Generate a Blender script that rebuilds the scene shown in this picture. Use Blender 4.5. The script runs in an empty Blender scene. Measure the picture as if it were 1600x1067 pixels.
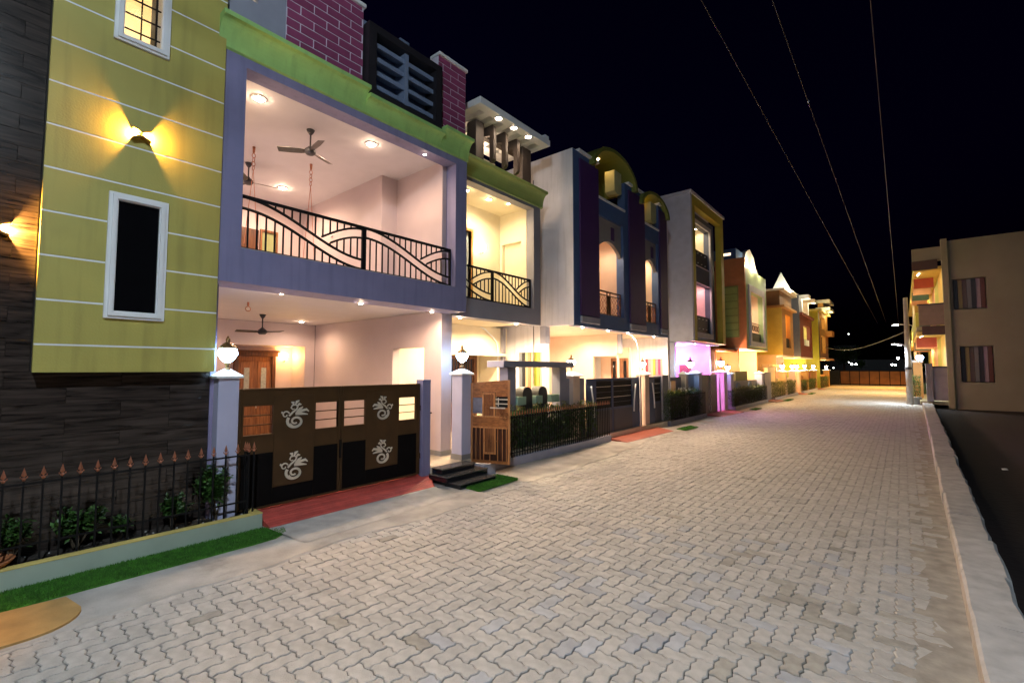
import bpy, bmesh, math, random
from mathutils import Vector, Matrix
random.seed(7)
S = bpy.context.scene
COL = S.collection
R = math.radians

# ---------------------------------------------------------------- camera
cam_d = bpy.data.cameras.new("camera")
cam = bpy.data.objects.new("camera", cam_d)
COL.objects.link(cam)
cam.location = (0.0, 0.0, 2.2)
cam.rotation_euler = (R(90 + 3.332), 0.0, R(39.835))
cam_d.sensor_width = 36.0
cam_d.lens = 730.0 / 1600.0 * 36.0
cam_d.clip_start = 0.05
cam_d.clip_end = 1500.0
S.camera = cam

# ---------------------------------------------------------------- night sky
W = bpy.data.worlds.new("World")
S.world = W
W.use_nodes = True
nt = W.node_tree
bg = nt.nodes["Background"]
sky = nt.nodes.new("ShaderNodeTexSky")
sky.sky_type = 'NISHITA'
sky.sun_disc = False
sky.sun_elevation = R(-3.8)
sky.ozone_density = 8.0
sky.air_density = 1.0
sky.dust_density = 0.0
sky.sun_rotation = R(250.0)
nt.links.new(sky.outputs[0], bg.inputs[0])
bg.inputs[1].default_value = 0.12

S.view_settings.view_transform = 'Standard'
S.view_settings.look = 'None'
S.view_settings.gamma = 1.0
S.view_settings.use_curve_mapping = False
S.view_settings.exposure = 0.42
S.render.engine = 'CYCLES'
S.cycles.use_light_tree = True
S.cycles.max_bounces = 6
S.cycles.diffuse_bounces = 3
S.cycles.sample_clamp_indirect = 6.0

WARM = (1.0, 0.69, 0.45)
AMBER = (1.0, 0.47, 0.10)
CREAM = (1.0, 0.76, 0.46)
COOL = (0.34, 0.56, 1.0)
WHITE = (0.76, 0.89, 1.0)
def lamp(x, y, z, power, color=WARM, rad=0.06, name="lamp_light"):
    d = bpy.data.lights.new(name, 'POINT')
    d.energy = power; d.color = color; d.shadow_soft_size = rad
    o = bpy.data.objects.new(name, d); COL.objects.link(o); o.location = (x, y, z)
    return o

def spot(x, y, z, power, color=WARM, size=165, blend=0.6, rad=0.05, name="lamp_light"):
    d = bpy.data.lights.new(name, 'SPOT')
    d.energy = power; d.color = color; d.shadow_soft_size = rad; d.spot_size = R(size); d.spot_blend = blend
    o = bpy.data.objects.new(name, d); COL.objects.link(o); o.location = (x, y, z)
    return o

# ---------------------------------------------------------------- materials
_M = {}
def mat(name, col, rough=0.65, var=0.10, scale=3.0, bump=0.06, bscale=90.0, metal=0.0, spec=0.5, stain=0.0, coat=0.0, island=0.0):
    if name in _M: return _M[name]
    m = bpy.data.materials.new(name); m.use_nodes = True
    t = m.node_tree; b = t.nodes["Principled BSDF"]
    tc = t.nodes.new("ShaderNodeTexCoord")
    n = t.nodes.new("ShaderNodeTexNoise"); n.inputs["Scale"].default_value = scale; n.inputs["Detail"].default_value = 6
    t.links.new(tc.outputs["Object"], n.inputs["Vector"])
    mr = t.nodes.new("ShaderNodeMapRange"); mr.inputs[1].default_value = 0.3; mr.inputs[2].default_value = 0.7
    mr.inputs[3].default_value = 1 - var; mr.inputs[4].default_value = 1 + var
    t.links.new(n.outputs[0], mr.inputs[0])
    val = mr.outputs[0]
    if island > 0:
        g = t.nodes.new("ShaderNodeNewGeometry"); oi = t.nodes.new("ShaderNodeObjectInfo")
        ad = t.nodes.new("ShaderNodeMath"); ad.operation = 'ADD'
        t.links.new(g.outputs["Random Per Island"], ad.inputs[0]); t.links.new(oi.outputs["Random"], ad.inputs[1])
        fr = t.nodes.new("ShaderNodeMath"); fr.operation = 'FRACT'; t.links.new(ad.outputs[0], fr.inputs[0])
        m2 = t.nodes.new("ShaderNodeMapRange"); m2.inputs[3].default_value = 1 - island; m2.inputs[4].default_value = 1 + island
        t.links.new(fr.outputs[0], m2.inputs[0])
        mm = t.nodes.new("ShaderNodeMath"); mm.operation = 'MULTIPLY'
        t.links.new(val, mm.inputs[0]); t.links.new(m2.outputs[0], mm.inputs[1]); val = mm.outputs[0]
    if stain > 0:
        n3 = t.nodes.new("ShaderNodeTexNoise"); n3.inputs["Scale"].default_value = 0.9; n3.inputs["Detail"].default_value = 8; n3.inputs["Roughness"].default_value = 0.65
        t.links.new(tc.outputs["Object"], n3.inputs["Vector"])
        m3 = t.nodes.new("ShaderNodeMapRange"); m3.inputs[1].default_value = 0.56; m3.inputs[2].default_value = 0.72
        m3.inputs[3].default_value = 1.0; m3.inputs[4].default_value = 1 - stain
        t.links.new(n3.outputs[0], m3.inputs[0])
        mm = t.nodes.new("ShaderNodeMath"); mm.operation = 'MULTIPLY'
        t.links.new(val, mm.inputs[0]); t.links.new(m3.outputs[0], mm.inputs[1]); val = mm.outputs[0]
    if 0 < stain < 0.15:      # rain streaks and trowel unevenness on plaster
        mp = t.nodes.new("ShaderNodeMapping"); mp.inputs["Scale"].default_value = (5.0, 5.0, 0.35)
        t.links.new(tc.outputs["Object"], mp.inputs["Vector"])
        n4 = t.nodes.new("ShaderNodeTexNoise"); n4.inputs["Scale"].default_value = 1.6; n4.inputs["Detail"].default_value = 7
        t.links.new(mp.outputs[0], n4.inputs["Vector"])
        m4 = t.nodes.new("ShaderNodeMapRange"); m4.inputs[1].default_value = 0.50; m4.inputs[2].default_value = 0.75
        m4.inputs[3].default_value = 1.0; m4.inputs[4].default_value = 0.80
        t.links.new(n4.outputs[0], m4.inputs[0])
        mm = t.nodes.new("ShaderNodeMath"); mm.operation = 'MULTIPLY'
        t.links.new(val, mm.inputs[0]); t.links.new(m4.outputs[0], mm.inputs[1]); val = mm.outputs[0]
    vm = t.nodes.new("ShaderNodeVectorMath"); vm.operation = 'SCALE'
    vm.inputs[0].default_value = col; t.links.new(val, vm.inputs[3])
    t.links.new(vm.outputs[0], b.inputs["Base Color"])
    b.inputs["Roughness"].default_value = rough; b.inputs["Metallic"].default_value = metal
    b.inputs["Specular IOR Level"].default_value = spec
    b.inputs["Coat Weight"].default_value = coat
    if bump > 0:
        n2 = t.nodes.new("ShaderNodeTexNoise"); n2.inputs["Scale"].default_value = bscale; n2.inputs["Detail"].default_value = 4
        t.links.new(tc.outputs["Object"], n2.inputs["Vector"])
        bp = t.nodes.new("ShaderNodeBump"); bp.inputs["Strength"].default_value = bump; bp.inputs["Distance"].default_value = 0.02
        t.links.new(n2.outputs[0], bp.inputs["Height"]); t.links.new(bp.outputs[0], b.inputs["Normal"])
    _M[name] = m
    return m
def glow(name, col, strength):
    if name in _M: return _M[name]
    m = bpy.data.materials.new(name); m.use_nodes = True
    b = m.node_tree.nodes["Principled BSDF"]
    b.inputs["Base Color"].default_value = (0.8, 0.8, 0.8, 1)
    b.inputs["Emission Color"].default_value = (*col, 1); b.inputs["Emission Strength"].default_value = strength
    _M[name] = m
    return m
def wood(name, c1, c2, axis='Z', scale=6.0, rough=0.4, stretch=9.0):
    if name in _M: return _M[name]
    m = bpy.data.materials.new(name); m.use_nodes = True
    t = m.node_tree; b = t.nodes["Principled BSDF"]
    tc = t.nodes.new("ShaderNodeTexCoord"); mp = t.nodes.new("ShaderNodeMapping")
    s = [stretch] * 3; s['XYZ'.index(axis)] = 0.8
    mp.inputs["Scale"].default_value = s
    oi = t.nodes.new("ShaderNodeObjectInfo")
    sc = t.nodes.new("ShaderNodeMath"); sc.operation = 'MULTIPLY'; sc.inputs[1].default_value = 40
    t.links.new(oi.outputs["Random"], sc.inputs[0]); t.links.new(sc.outputs[0], mp.inputs["Location"])
    t.links.new(tc.outputs["Object"], mp.inputs["Vector"])
    n = t.nodes.new("ShaderNodeTexNoise"); n.inputs["Scale"].default_value = scale * 0.5; n.inputs["Detail"].default_value = 8; n.inputs["Distortion"].default_value = 0.6
    t.links.new(mp.outputs[0], n.inputs["Vector"])
    r = t.nodes.new("ShaderNodeValToRGB"); r.color_ramp.elements[0].position = 0.35; r.color_ramp.elements[1].position = 0.68
    r.color_ramp.elements[0].color = (*c1, 1); r.color_ramp.elements[1].color = (*c2, 1)
    t.links.new(n.outputs[0], r.inputs[0]); t.links.new(r.outputs[0], b.inputs["Base Color"])
    b.inputs["Roughness"].default_value = rough
    bp = t.nodes.new("ShaderNodeBump"); bp.inputs["Strength"].default_value = 0.12; bp.inputs["Distance"].default_value = 0.01
    t.links.new(n.outputs[0], bp.inputs["Height"]); t.links.new(bp.outputs[0], b.inputs["Normal"])
    _M[name] = m
    return m
def pane(name, tint=(1, 1, 1), clear=0.85):
    if name in _M: return _M[name]
    m = bpy.data.materials.new(name); m.use_nodes = True
    t = m.node_tree; t.nodes.remove(t.nodes["Principled BSDF"])
    o = t.nodes["Material Output"]
    a = t.nodes.new("ShaderNodeBsdfTransparent"); a.inputs[0].default_value = (*tint, 1)
    g = t.nodes.new("ShaderNodeBsdfGlossy"); g.inputs["Roughness"].default_value = 0.03
    mx = t.nodes.new("ShaderNodeMixShader"); mx.inputs[0].default_value = 1 - clear
    t.links.new(a.outputs[0], mx.inputs[1]); t.links.new(g.outputs[0], mx.inputs[2]); t.links.new(mx.outputs[0], o.inputs[0])
    _M[name] = m
    return m

# ---------------------------------------------------------------- mesh builder
class MB:
    def __init__(s): s.v = []; s.f = []
    def add(s, vs, fs):
        o = len(s.v); s.v += [tuple(p) for p in vs]; s.f += [tuple(i + o for i in f) for f in fs]; return s
    def box(s, x0, x1, y0, y1, z0, z1):
        if x0 > x1: x0, x1 = x1, x0
        if y0 > y1: y0, y1 = y1, y0
        if z0 > z1: z0, z1 = z1, z0
        return s.add([(x0,y0,z0),(x1,y0,z0),(x1,y1,z0),(x0,y1,z0),(x0,y0,z1),(x1,y0,z1),(x1,y1,z1),(x0,y1,z1)],
                     [(0,3,2,1),(4,5,6,7),(0,1,5,4),(1,2,6,5),(2,3,7,6),(3,0,4,7)])
    def cbox(s, x0, x1, y0, y1, z0, z1, c=0.006):   # chamfered box (edge along all 12 edges)
        if x0 > x1: x0, x1 = x1, x0
        if y0 > y1: y0, y1 = y1, y0
        if z0 > z1: z0, z1 = z1, z0
        c = min(c, (x1-x0)/2.2, (y1-y0)/2.2, (z1-z0)/2.2)
        bm = bmesh.new(); bmesh.ops.create_cube(bm, size=1.0)
        for v in bm.verts:
            v.co = Vector((x0 if v.co.x < 0 else x1, y0 if v.co.y < 0 else y1, z0 if v.co.z < 0 else z1))
        bmesh.ops.bevel(bm, geom=bm.edges[:], offset=c, segments=1, affect='EDGES')
        bm.verts.index_update()
        s.add([v.co[:] for v in bm.verts], [[v.index for v in f.verts] for f in bm.faces]); bm.free()
        return s
    def prism(s, poly, axis, a, b):   # poly: 2D points in the other two axes (order xyz minus axis)
        n = len(poly)
        def P(p, t):
            return {'X': (t, p[0], p[1]), 'Y': (p[0], t, p[1]), 'Z': (p[0], p[1], t)}[axis]
        vs = [P(p, a) for p in poly] + [P(p, b) for p in poly]
        fs = [tuple(range(n))[::-1], tuple(range(n, 2*n))] + [(i, (i+1) % n, n + (i+1) % n, n + i) for i in range(n)]
        return s.add(vs, fs)
    def tube(s, pts, r, n=8, close=False):
        pts = [Vector(p) for p in pts]; m = len(pts); vs = []; fs = []
        rr = r if isinstance(r, (list, tuple)) else [r] * m
        up = None
        for i, p in enumerate(pts):
            d = (pts[(i+1) % m] - pts[i-1]) if close else (pts[min(i+1, m-1)] - pts[max(i-1, 0)])
            d = d.normalized() if d.length > 0 else Vector((0,0,1))
            if up is None:
                up = Vector((0,0,1)) if abs(d.z) < 0.9 else Vector((1,0,0))
            a = d.cross(up); a = a.normalized() if a.length > 1e-6 else d.orthogonal().normalized()
            b = a.cross(d).normalized(); up = b
            for k in range(n):
                t = 2 * math.pi * k / n
                vs.append(p + a * (rr[i] * math.cos(t)) + b * (rr[i] * math.sin(t)))
        L = m if close else m - 1
        for i in range(L):
            for k in range(n):
                j = (i + 1) % m
                fs.append((i*n+k, i*n+(k+1) % n, j*n+(k+1) % n, j*n+k))
        if not close:
            fs.append(tuple(range(n))[::-1]); fs.append(tuple((m-1)*n + k for k in range(n)))
        return s.add(vs, fs)
    def lathe(s, prof, c, n=16):   # prof [(r,z)] around Z through c
        vs = []; fs = []; m = len(prof)
        for r, z in prof:
            for k in range(n):
                t = 2*math.pi*k/n; vs.append((c[0]+r*math.cos(t), c[1]+r*math.sin(t), c[2]+z))
        for i in range(m-1):
            for k in range(n):
                fs.append((i*n+k, i*n+(k+1) % n, (i+1)*n+(k+1) % n, (i+1)*n+k))
        fs.append(tuple(range(n))[::-1]); fs.append(tuple((m-1)*n+k for k in range(n)))
        return s.add(vs, fs)
    def grid_wall(s, axis, a0, a1, u0, u1, z0, z1, holes=()):   # wall of thickness a0..a1 along axis with rectangular holes (u0,u1,z0,z1)
        us = sorted({u0, u1, *[min(max(h[0], u0), u1) for h in holes], *[min(max(h[1], u0), u1) for h in holes]})
        zs = sorted({z0, z1, *[min(max(h[2], z0), z1) for h in holes], *[min(max(h[3], z0), z1) for h in holes]})
        nu, nz = len(us)-1, len(zs)-1
        def solid(i, j):
            if i < 0 or j < 0 or i >= nu or j >= nz: return False
            cu, cz = (us[i]+us[i+1])/2, (zs[j]+zs[j+1])/2
            return not any(h[0] < cu < h[1] and h[2] < cz < h[3] for h in holes)
        def P(a, u, z): return (a, u, z) if axis == 'X' else (u, a, z)
        for i in range(nu):
            for j in range(nz):
                if not solid(i, j): continue
                u, U, z, Z = us[i], us[i+1], zs[j], zs[j+1]
                for a in (a0, a1):
                    s.add([P(a,u,z), P(a,U,z), P(a,U,Z), P(a,u,Z)], [(0,1,2,3)])
                if not solid(i-1, j): s.add([P(a0,u,z), P(a1,u,z), P(a1,u,Z), P(a0,u,Z)], [(0,1,2,3)])
                if not solid(i+1, j): s.add([P(a0,U,z), P(a1,U,z), P(a1,U,Z), P(a0,U,Z)], [(0,1,2,3)])
                if not solid(i, j-1): s.add([P(a0,u,z), P(a1,u,z), P(a1,U,z), P(a0,U,z)], [(0,1,2,3)])
                if not solid(i, j+1): s.add([P(a0,u,Z), P(a1,u,Z), P(a1,U,Z), P(a0,U,Z)], [(0,1,2,3)])
        return s
    def build(s, name, m, parent=None, smooth=False, label=None, kind=None):
        org = root_loc(parent)
        me = bpy.data.meshes.new(name)
        me.from_pydata([(x-org[0], y-org[1], z-org[2]) for x, y, z in s.v], [], s.f)
        bm = bmesh.new(); bm.from_mesh(me); bmesh.ops.remove_doubles(bm, verts=bm.verts, dist=1e-5) if len(s.v) < 60000 else None
        bmesh.ops.recalc_face_normals(bm, faces=bm.faces); bm.to_mesh(me); bm.free()
        if smooth:
            for p in me.polygons: p.use_smooth = True
        me.materials.append(m)
        o = bpy.data.objects.new(name, me); COL.objects.link(o)
        if parent is not None: o.parent = parent
        if label: o["label"] = label
        if kind: o["kind"] = kind
        return o
def root_loc(o):
    p = Vector((0, 0, 0))
    while o is not None: p = p + o.location; o = o.parent
    return p
def thing(name, label, cat, loc, group=None):
    o = bpy.data.objects.new(name, None); COL.objects.link(o); o.location = loc
    o.empty_display_size = 0.2
    o["label"] = label; o["category"] = cat
    if group: o["group"] = group
    return o
def tag(o, label, cat, group=None):
    o["label"] = label; o["category"] = cat
    if group: o["group"] = group
    return o
def B(name, m, parent, *a, c=0, **k):
    mb = MB(); (mb.cbox(*a, c=c) if c else mb.box(*a)); return mb.build(name, m, parent, **k)
def inst(src, name, parent, off=(0,0,0), m=None):   # another part sharing the mesh of src
    o = src.copy(); COL.objects.link(o); o.name = name; o.parent = parent
    o.location = Vector(src.location) + Vector(off)
    return o

# palette
LAV = mat("lavender_paint", (0.225, 0.22, 0.385), 0.6, 0.07, 2.0, 0.10, 45, stain=0.10)
PINKISH = mat("lilac_wall_paint", (0.56, 0.46, 0.475), 0.6, 0.05, 1.5, 0.04)
CEIL = mat("white_ceiling_paint", (0.66, 0.63, 0.66), 0.7, 0.03)
CREAMW = mat("cream_wall_paint", (0.74, 0.66, 0.48), 0.6, 0.05)
WHITEW = mat("white_wall_paint", (0.76, 0.75, 0.80), 0.6, 0.08, 1.2, 0.10, 45, stain=0.10)
YELLOW = mat("mustard_paint", (0.42, 0.375, 0.092), 0.55, 0.08, 1.5, 0.10, 45, stain=0.10)
GREEN = mat("lime_green_paint", (0.34, 0.60, 0.19), 0.55, 0.10, 3, 0.1, 45, stain=0.14)
BLACKM = mat("black_metal_paint", (0.006, 0.006, 0.007), 0.6, 0.2, 8, 0.03, spec=0.2)
BROWNM = mat("brown_gate_paint", (0.060, 0.030, 0.010), 0.5, 0.15, 4, 0.05, spec=0.3)
STEEL = mat("polished_steel", (0.80, 0.74, 0.64), 0.35, 0.05, 5, 0.0, metal=0.45)
COPPER = mat("copper_paint", (0.50, 0.20, 0.12), 0.38, 0.15, 10, 0.0, metal=0.7)
CONC = mat("concrete", (0.40, 0.385, 0.36), 0.85, 0.16, 5.0, 0.22, 60, stain=0.3)
GREYP = mat("grey_paint", (0.30, 0.31, 0.38), 0.6, 0.08)
DGREY = mat("dark_grey_paint", (0.05, 0.05, 0.06), 0.55, 0.1)
WHITET = mat("white_trim", (0.78, 0.80, 0.82), 0.5, 0.04)
DARKGLASS = mat("dark_glass", (0.004, 0.004, 0.005), 0.04, 0.0, bump=0.0, spec=0.4)
CLEAR = pane("clear_glass")
TEAK = wood("teak_wood", (0.13, 0.045, 0.016), (0.30, 0.12, 0.04), 'Z')
DTEAK = wood("dark_teak_wood", (0.06, 0.022, 0.010), (0.15, 0.055, 0.022), 'Z')
GLOW_W = glow("warm_lamp_glow", (1.0, 0.86, 0.66), 60.0)
GLOW_C = glow("cool_lamp_glow", (0.42, 0.68, 1.0), 45.0)
GLOW_A = glow("amber_lamp_glow", (1.0, 0.72, 0.30), 30.0)
GLOW_S = glow("street_lamp_glow", (0.85, 0.95, 1.0), 60.0)

def downlight(parent, x, y, z, power=60, color=WARM, r=0.05, g=None, drop=0.09):
    """recessed ceiling lamp: trim ring and glowing lens are a part of the house"""
    ring = MB().lathe([(r*1.5, 0.0), (r*1.5, -0.012), (r*1.05, -0.02), (r*1.0, -0.004)], (x, y, z), 14).build("downlight", WHITET, parent)
    MB().lathe([(r*0.98, -0.006), (r*0.9, -0.022), (r*0.4, -0.03)], (x, y, z), 14).build("lens", g or GLOW_W, ring)
    if power:
        lamp(x, y, z - 0.05, power*0.035, color, 0.03)
        spot(x, y, z - 0.035, power, color, 165, 0.6, 0.04)

# ================================================================ the ground, the road and its pavers
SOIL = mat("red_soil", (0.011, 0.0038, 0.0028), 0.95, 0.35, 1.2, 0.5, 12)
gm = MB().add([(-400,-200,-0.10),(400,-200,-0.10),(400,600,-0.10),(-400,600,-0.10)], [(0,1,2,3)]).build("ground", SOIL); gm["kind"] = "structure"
def kerb_x(y): return 0.265 + 0.0155 * y
SAND = mat("joint_sand", (0.085, 0.075, 0.065), 0.95, 0.3, 8, 0.3, 40)
road = MB().add([(-7.0,-5,-0.022),(kerb_x(-5)+0.1,-5,-0.022),(kerb_x(86)+0.1,86,-0.022),(-7.0,86,-0.022)], [(0,1,2,3)]).build("road", SAND)
road["kind"] = "structure"
PAVER = mat("grey_paver", (0.425, 0.41, 0.385), 0.8, 0.15, 9.0, 0.45, 80, stain=0.18, island=0.075)
DPAVER = mat("stained_paver", (0.32, 0.305, 0.27), 0.8, 0.2, 9.0, 0.3, 70, island=0.12)
BLPAVER = mat("lamp_tinted_paver", (0.37, 0.38, 0.40), 0.8, 0.14, 7.0, 0.3, 70, island=0.12)  # bluish base colour carries the street lamp's cool tint

APRON = [(-5.9,-5),(-5.55,-1.0),(-5.47,0.34),(-5.54,0.7),(-5.52,1.5),(-5.49,2.1),(-5.60,2.83),(-5.58,3.65),(-5.50,4.4),(-5.47,5.0),(-5.42,5.75),(-5.62,6.0),(-5.86,6.2),(-5.88,7.1),(-5.62,7.4),(-5.62,8.8),(-5.74,10.9),(-5.85,12.4),(-6.1,14),(-6.1,16),(-6.2,20),(-6.3,26),(-6.3,40),(-6.3,86)]
def apron_x(y):
    for (x0,y0),(x1,y1) in zip(APRON, APRON[1:]):
        if y0 <= y <= y1: return x0 + (x1-x0)*(y-y0)/(y1-y0)
    return -6.3
PW = 0.129
A_ = 0.085
def edge_h(i, j):   # jagged unit edge from (i,j) to (i+1,j)
    return [(i, j), (i+0.30, j+A_), (i+0.70, j-A_)]
def edge_v(i, j):
    return [(i, j), (i-A_, j+0.30), (i+A_, j+0.70)]
def brick_outline(i, j, horiz):
    p = []
    if horiz:   # cells (i,j),(i+1,j)
        p += edge_h(i, j) + edge_h(i+1, j) + edge_v(i+2, j)
        p += [(i+2, j+1)] + edge_h(i+1, j+1)[:0:-1] + [(i+1, j+1)] + edge_h(i, j+1)[:0:-1]
        p += [(i, j+1)] + edge_v(i, j)[:0:-1]
        c = (i+1, j+0.5)
    else:       # cells (i,j),(i,j+1)
        p += edge_h(i, j) + edge_v(i+1, j) + edge_v(i+1, j+1)
        p += [(i+1, j+2)] + edge_h(i, j+2)[:0:-1] + [(i, j+2)] + edge_v(i, j+1)[:0:-1] + [(i, j+1)] + edge_v(i, j)[:0:-1]
        c = (i+0.5, j+1)
    return p, c
def shape(horiz, gap=0.030, ch=0.055, simple=False):
    p, c = brick_outline(0, 0, horiz)
    hx, hy = (1.0, 0.5) if horiz else (0.5, 1.0)
    def ins(q, g):
        return (q[0]*(1 - g/hx), q[1]*(1 - g/hy))
    q = [(x-c[0], y-c[1]) for x, y in p]
    lo = [ins(t, gap) for t in q]; hi = [ins(t, gap+ch) for t in q]
    n = len(q)
    vs = [(x*PW, y*PW, -0.05 if not simple else -0.02) for x, y in lo] + [(x*PW, y*PW, -0.006) for x, y in lo] + [(x*PW, y*PW, 0.0) for x, y in hi]
    fs = [(i, (i+1) % n, n+(i+1) % n, n+i) for i in range(n)] + [(n+i, n+(i+1) % n, 2*n+(i+1) % n, 2*n+i) for i in range(n)] + [tuple(range(2*n, 3*n))]
    return vs, fs
SH = {True: shape(True), False: shape(False)}
def make_paver_mesh(horiz, m):
    me = bpy.data.meshes.new("paver"); me.from_pydata(SH[horiz][0], [], SH[horiz][1]); me.materials.append(m); return me
PM = {(h, k): make_paver_mesh(h, mm) for h in (True, False) for k, mm in enumerate((PAVER, DPAVER, BLPAVER))}
cells = []
i0, i1 = int(-6.6/PW), int(1.8/PW); j0, j1 = int(-2.2/PW), int(84/PW)
for i in range(i0, i1):
    for j in range(j0, j1):
        d = (i - j) % 4
        if d == 0: hz, (cx, cy) = True, (i+1, j+0.5)
        elif d == 3: hz, (cx, cy) = False, (i+0.5, j+1)
        else: continue
        x, y = cx*PW, cy*PW
        if x > kerb_x(y) - 0.15 - 0.05*math.sin(y*2.1) - 0.04*math.sin(y*5.3) - (0.26 if y < 4.8 else 0.0): continue
        if x < apron_x(y) - 0.12: continue
        cells.append((x, y, hz))
# the 300 that show largest in the photograph stand alone; the others are one mesh
cv, sv = math.cos(R(39.835)), math.sin(R(39.835))
def in_view(x, y):
    f = -sv*x + cv*y; r_ = cv*x + sv*y
    if f < 0.8: return None
    px = 800 + 730*r_/f; py = 576 + 730*2.2/f
    if -60 < px < 1660 and py < 1110: return f
    return None
near = sorted([(in_view(x, y), k) for k, (x, y, h) in enumerate(cells) if in_view(x, y)])
near_ids = {k for f, k in near[:300]}
DARKSPOT = [(-0.62,3.95,0.42),(-0.25,4.1,0.35),(-0.95,5.3,0.35),(-0.3,5.2,0.3),(-1.6,6.2,0.35),(-0.75,7.6,0.3)]
def tone(x, y):
    r_ = random.random()
    for a, b, s_ in DARKSPOT:
        if (x-a)**2 + (y-b)**2 < (s_*1.3)**2 and r_ < 0.20: return 1
    if y < 7 and x > -3.2 and r_ > 0.90: return 2  # cool lamp tint painted on some pavers in the near right area
    if r_ < 0.006: return 1
    return 0
groups = [MB(), MB(), MB()]
for k, (x, y, hz) in enumerate(cells):
    t = tone(x, y)
    dz = random.uniform(-0.0045, 0.0045) + 0.006*math.sin(x*1.3)*math.sin(y*0.8)*0.5
    tx, ty = random.uniform(-0.012, 0.012), random.uniform(-0.012, 0.012)
    if k in near_ids:
        o = bpy.data.objects.new("paver", PM[(hz, t)]); COL.objects.link(o); o.parent = road
        o.location = (x, y, dz - 0.0); o.rotation_euler = (tx, ty, random.uniform(-0.012, 0.012))
    else:
        vs, fs = SH[hz]
        n = len(vs)//3
        if y > 32: vs, fs = vs[n:], [tuple(a-n for a in f) for f in fs[n:]]
        g = groups[t]; o_ = len(g.v)
        g.v += [(vx+x, vy+y, vz+dz+tx*vy-ty*vx) for vx, vy, vz in vs]
        g.f += [tuple(a+o_ for a in f) for f in fs]
pf = bpy.data.meshes.new("paver_field")
allv = []; allf = []; mi = []
for t, g in enumerate(groups):
    o_ = len(allv); allv += g.v; allf += [tuple(a+o_ for a in f) for f in g.f]; mi += [t]*len(g.f)
pf.from_pydata(allv, [], allf)
for mm in (PAVER, DPAVER, BLPAVER): pf.materials.append(mm)
pf.polygons.foreach_set("material_index", mi); pf.update()
po = bpy.data.objects.new("paver_field", pf); COL.objects.link(po); po.parent = road; po["kind"] = "stuff"

# concrete apron between the pavers and the house fronts, worn edge
ap = MB()
ys = [-5 + 0.2*k for k in range(0, 456)]
L = [(apron_x(y) + 0.03*math.sin(y*3.1) + 0.015*math.sin(y*11), y) for y in ys]
zt = 0.010
vs = []; fs = []
for k, (x, y) in enumerate(L):
    vs += [(x+0.03, y, -0.012), (x, y, zt), (-6.5, y, zt+0.006), (-7.3, y, zt+0.008)]
for k in range(len(L)-1):
    for c in range(3): fs.append((k*4+c, k*4+c+1, k*4+5+c, k*4+4+c))
apo = ap.add(vs, fs).build("pavement", mat("worn_concrete", (0.41, 0.39, 0.36), 0.9, 0.26, 2.2, 0.30, 50, stain=0.45), smooth=False); apo["kind"] = "structure"
# sandy dust strip along the right kerb
ds = MB(); vs = []; fs = []
for k in range(0, 210):
    y = -4 + 0.2*k
    vs += [(kerb_x(y)+0.02, y, 0.004), (kerb_x(y) - 0.95, y, -0.016)]
for k in range(209): fs.append((2*k, 2*k+1, 2*k+3, 2*k+2))
dso = ds.add(vs, fs).build("dust_strip", mat("road_dust", (0.325, 0.295, 0.25), 0.95, 0.25, 6, 0.4, 45)); dso["kind"] = "structure"; dso.parent = road
# kerb of plastered stones on the right
KERB = mat("kerb_plaster", (0.42, 0.41, 0.40), 0.85, 0.16, 6.0, 0.3, 45, stain=0.35, island=0.10)
kb = bpy.data.objects.new("kerb", None); COL.objects.link(kb); kb["kind"] = "structure"
y = -4.0
while y < 38.2:
    ln = random.uniform(1.1, 1.7); e = min(y+ln-0.012, 38.3)
    dx = random.uniform(-0.012, 0.012); dzk = random.uniform(-0.008, 0.008); w = 0.33 + random.uniform(-0.015, 0.015) + 0.004*y
    a, b = kerb_x(y)+dx, kerb_x(e)+dx
    mb = MB(); h = 0.19 + dzk
    n = 4; vs = []; fs = []
    for q in range(n+1):
        t = q/n; xx = a+(b-a)*t; yy = y+(e-y)*t; r1 = random.uniform(-0.007, 0.007); r2 = random.uniform(-0.012, 0.012)
        vs += [(xx, yy, -0.08), (xx+0.006+r1*0.5, yy, h-0.02), (xx+0.028+r1, yy, h+r1*0.5), (xx+w-0.03+r2, yy, h+r2*0.4), (xx+w+r2, yy, h-0.03), (xx+w+0.02, yy, -0.09)]
    for q in range(n):
        for c in range(5): fs.append((q*6+c, q*6+c+1, q*6+7+c, q*6+6+c))
    fs += [tuple(range(6))[::-1], tuple(n*6+c for c in range(6))]
    mb.add(vs, fs).build("kerb_stone", KERB, kb)
    y += ln
# thin ochre slab with a rounded corner by the planter
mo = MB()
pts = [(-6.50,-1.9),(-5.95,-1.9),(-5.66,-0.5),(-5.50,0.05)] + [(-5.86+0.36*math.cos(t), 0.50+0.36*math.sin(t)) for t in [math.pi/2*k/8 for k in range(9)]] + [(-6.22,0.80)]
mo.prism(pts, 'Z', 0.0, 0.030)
o = mo.build("ochre_slab", mat("ochre_slab_surface", (0.44, 0.27, 0.095), 0.85, 0.20, 4, 0.3, 50, stain=0.3)); o["kind"] = "structure"
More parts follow.
